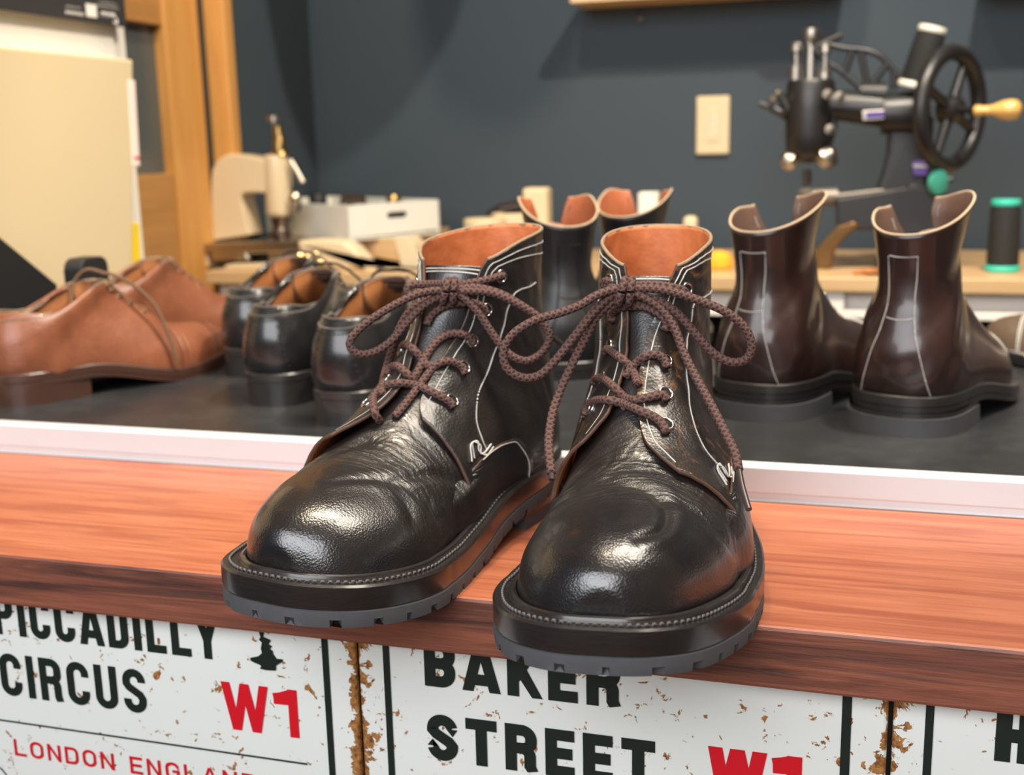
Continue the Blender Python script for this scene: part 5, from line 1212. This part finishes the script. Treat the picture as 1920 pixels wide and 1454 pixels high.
mb = MB(); mb.lathe(hs_, [(.006,0),(.0075,.004),(.0060,.014),(.0070,.022),(.0120,.034),(.0135,.044),(.0120,.052),(.006,.057)], 24, (.985,-.17,-.0)); M['knob_wood'] = plain('knob_wood', (.62,.36,.10), .3, coat=.4); t.part(mb, 'handle', M['knob_wood'], True, label='turned yellow wooden handle')
mb = MB(); mb.lathe(V3(1758,342,Ym-.045), [(.012,-.005),(.0165,-.003),(.0165,.004),(.008,.006)], 22, (.75,-.66,0)); M['green_plastic'] = plain('green_plastic', (.05,.30,.22), .4); t.part(mb, 'bobbin_winder', M['green_plastic'], True, label='green bobbin winder disc')
mb = MB(); rod(V3(1740,345,Ym-.03), V3(1790,335,Ym-.03), .004, mb); plate([(1700,344),(1750,346),(1790,372),(1786,420),(1700,420)], Ym-.028, Ym+.02, mb); t.part(mb, 'winder_bracket', ir, bevel=.003)
# spools
M['black_thread'] = (lambda n: n.fin((.008,.008,.008), .75, n.bump(n.wave(420, None, .2, axis='Z'), .6, .0004)))(NT('black_thread'))
M['cap_white'] = plain('cap_white', (.80,.74,.62), .4); M['cap_green'] = plain('cap_green', (.05,.52,.38), .4)
def spool(base, axis, r, h, label, capm, group=None, rc=1.08):
    t = Thing('thread_spool', tuple(base), label, 'thread spool', group); mb = MB(); mb.lathe(base, [(r*.96,.006),(r,.010),(r*.97,h*.5),(r*.93,h*.86),(r*.80,h-.006)], 32, axis); t.part(mb, 'thread', M['black_thread'], True)
    for z0, rr_ in ((0, r*rc), (h-.008, r*.90)):
        mb = MB(); mb.lathe(Vector(base)+Vector(axis).normalized()*z0, [(rr_*.96,0),(rr_,.0015),(rr_,.0065),(rr_*.96,.008)], 32, axis); t.part(mb, 'cap', capm, True)
b0 = V3(1713, 166, Ym-.01); b1 = V3(1750, 50, Ym-.01); spool(b0, (b1-b0), .0205, (b1-b0).length, 'black thread spool with white caps, tilted on top of the black machine', M['cap_white'])
b0 = Vector(on_y(1879, 498, 1.66)); b0.z = .0725; h_ = float(on_y(1879, 374, 1.66)[2])-.0725; spool(b0, (0,0,1), .0205, h_, 'black thread spool with bright green caps, upright on the desk at the right edge', M['cap_green'])
# loose things on the desk and behind the boots
M['orange_felt'] = speck('orange_felt', (.85,.42,.02), (.75,.30,.02), 60, .9)
M['orange_leather'] = speck('orange_leather', (.55,.20,.05), (.42,.15,.04), 40, .6)
p = on_y(1343, 505, 1.64); mb = MB(); mb.lathe((p[0], 1.66, .0722), [(.004,0),(.020,.001),(.022,.010),(.018,.020),(.008,.025),(.001,.026)], 22); o = mb.build('sponge', [M['orange_felt']], smooth=True); tag(o, 'yellow-orange sponge on the desk, between the right front boot and dark brown boot', 'sponge')
mb = MB()
for k in range(5): a = .5*k; mb.box((.030+.012*k, 1.615-.002*k, .0745+.0022*k), (.075,.030,.002), Matrix.Rotation(a*.5, 3, 'Z'))
o = mb.build('leather_scrap', [M['orange_leather']], bevel=.0006); tag(o, 'orange leather offcuts lying flat on the desk below the black machine', 'leather', kind='stuff')
def small(name, px0, px1, py0, py1, y, m, label, cat, d=.03, bevel=.003):
    a, b = V3(px0, py0, y), V3(px1, py1, y); z0 = min(b.z, a.z-.01); zb_ = .0722
    mb = MB(); mb.box(((a.x+b.x)/2, y+d/2, (a.z+zb_)/2), (b.x-a.x, d, a.z-zb_)); o = mb.build(name, [m], bevel=bevel, seg=3); tag(o, label, cat); return o
small('glue_bottle', 978, 1026, 353, 420, 1.76, M['cream_plastic'], 'cream square-topped bottle behind the left tall black boot', 'bottle', .035, .006)
small('white_box', 1196, 1233, 361, 420, 1.80, M['cap_white'], 'small white box behind the right tall black boot', 'box')
small('small_bottle', 1280, 1306, 406, 440, 1.74, M['cream_plastic'], 'small beige bottle behind the right front boot collar', 'bottle', .02, .007)
p = V3(960, 402, 1.74); t = Thing('tape_roll', (p.x, 1.76, .0722), 'cream roll of tape lying behind the left front boot collar', 'tape'); mb = MB(); mb.lathe((p.x-.008, 1.775, .0722), [(.034,0),(.035,.002),(.035,p.z-.0722-.002),(.033,p.z-.0722)], 36); t.part(mb, 'roll', M['cream_plastic'], True); mb = MB(); mb.lathe((p.x-.008, 1.775, p.z+.0001), [(.018,0),(.018,.0008)], 30); t.part(mb, 'core', M['matte_black'], True)
p = V3(955, 392, 1.86); mb = MB(); mb.tube([(p.x-.045, 1.88, p.z-.012), (p.x-.02, 1.88, p.z-.002), (p.x+.02, 1.88, p.z+.004), (p.x+.04, 1.88, p.z+.001)], [.006,.010,.010,.004], 14)
mb.box((p.x, 1.88, (p.z-.01+.0722)/2), (.05,.03,p.z-.01-.0722)); o = mb.build('pliers_block', [M['dark_steel']], bevel=.001); tag(o, 'dark steel tool on its block behind the tape roll', 'tool')
p = V3(905, 404, 1.70); t = Thing('cream_tin', (p.x, 1.72, .0722), 'flat cream tin just left of the tape roll, mostly behind the left boot collar', 'tin'); mb = MB(); mb.lathe((p.x-.005,1.72,.0722), [(.030,0),(.031,.002),(.031,p.z-.0722-.008),(.029,p.z-.0722-.006)], 32); t.part(mb, 'tin', M['cream_plastic'], True)

# ---- on the wall: switch plate, hook, shelves, with added shadow casters above the frame
mb = MB(); a, b = V3(1306, 181, 1.995), V3(1367, 289, 1.995)
t = Thing('socket_plate', ((a.x+b.x)/2, 2.0, (a.z+b.z)/2), 'cream blank socket plate on the blue wall', 'socket plate')
mb.box(((a.x+b.x)/2, 1.996, (a.z+b.z)/2), (b.x-a.x, .008, a.z-b.z)); t.part(mb, 'cover', M['cream_plastic'], bevel=.003, seg=4)
mb = MB(); mb.box(((a.x+b.x)/2, 1.9915, (a.z+b.z)/2), ((b.x-a.x)*.42, .002, (a.z-b.z)*.55)); t.part(mb, 'insert', M['cream_plastic'], bevel=.0008)
mb = MB()
for dz in (-.012, 0, .012): mb.box(((a.x+b.x)/2, 1.9902, (a.z+b.z)/2+dz), (.010,.001,.0022)); mb.box(((a.x+b.x)/2+.004, 1.9902, (a.z+b.z)/2+dz+.004), (.0022,.001,.007))
t.part(mb, 'socket_slots', M['pink_paper'])
p = V3(1200, 36, 1.995); mb = MB(); mb.lathe(p, [(.003,-.006),(.003,.0),(.006,.001),(.004,.002)], 14, (0,-1,0)); o = mb.build('wall_screw', [M['dark_steel']], smooth=True); tag(o, 'small screw head in the wall shadow under the wooden shelf', 'screw')
M['shelf_wood'] = woodm('shelf_wood', (.62,.42,.20), (.72,.52,.28), 'X', .5, .45)
zs = .474
mb = MB(); mb.box((-.255, 1.95, zs+.008), (.42, .10, .016)); o = mb.build('wall_shelf', [M['shelf_wood']], bevel=.0015); tag(o, 'pale wooden wall shelf whose underside shows at the top of the picture', 'shelf')
mb = MB(); mb.lathe((-.085, 1.925, zs+.016), [(.048,0),(.060,.01),(.064,.05),(.055,.085),(.02,.095)], 30); o = mb.build('pouch_shadow_caster', [M['dark_brown_leather']], smooth=True); tag(o, 'added round dark pouch on the left wall shelf, unseen, rounding the shelf shadow', 'pouch')  # added out of view to round off the shelf shadow's right end
mb = MB(); mb.box((.42, 1.95, .470), (.52, .10, .016)); o = mb.build('wall_shelf', [M['shelf_wood']], bevel=.0015); tag(o, 'second pale wall shelf at the top right corner, beyond the black machine', 'shelf')
mb = MB(); mb.box((.34, 1.945, .54), (.34, .085, .122)); o = mb.build('box_shadow_caster', [M['dark_roll']], bevel=.003); tag(o, 'added dark box on the right wall shelf, unseen, casting a wall shadow', 'box')  # added out of view to throw the wall shadow at top right
"""added bag-shaped shadow caster near the corner"""
t = Thing('bag_shadow_caster', (-.54, 1.70, .70), 'added dark hanging bag, unseen above the frame, casting the corner shadow', 'bag')  # added out of view, sized to throw the round shadow by the corner
mb = MB(); mb.lathe((-.545, 1.70, .655), [(.02,0),(.065,.02),(.105,.07),(.125,.14),(.12,.21),(.09,.26),(.03,.27)], 32); t.part(mb, 'body', M['dark_brown_leather'], True)
mb = MB(); mb.tube(catmull([(-.60,1.70,.91),(-.59,1.70,1.2),(-.545,1.70,1.92),(-.50,1.70,1.2),(-.49,1.70,.91)], 8), .004, 8); t.part(mb, 'strap', M['dark_brown_leather'], True)
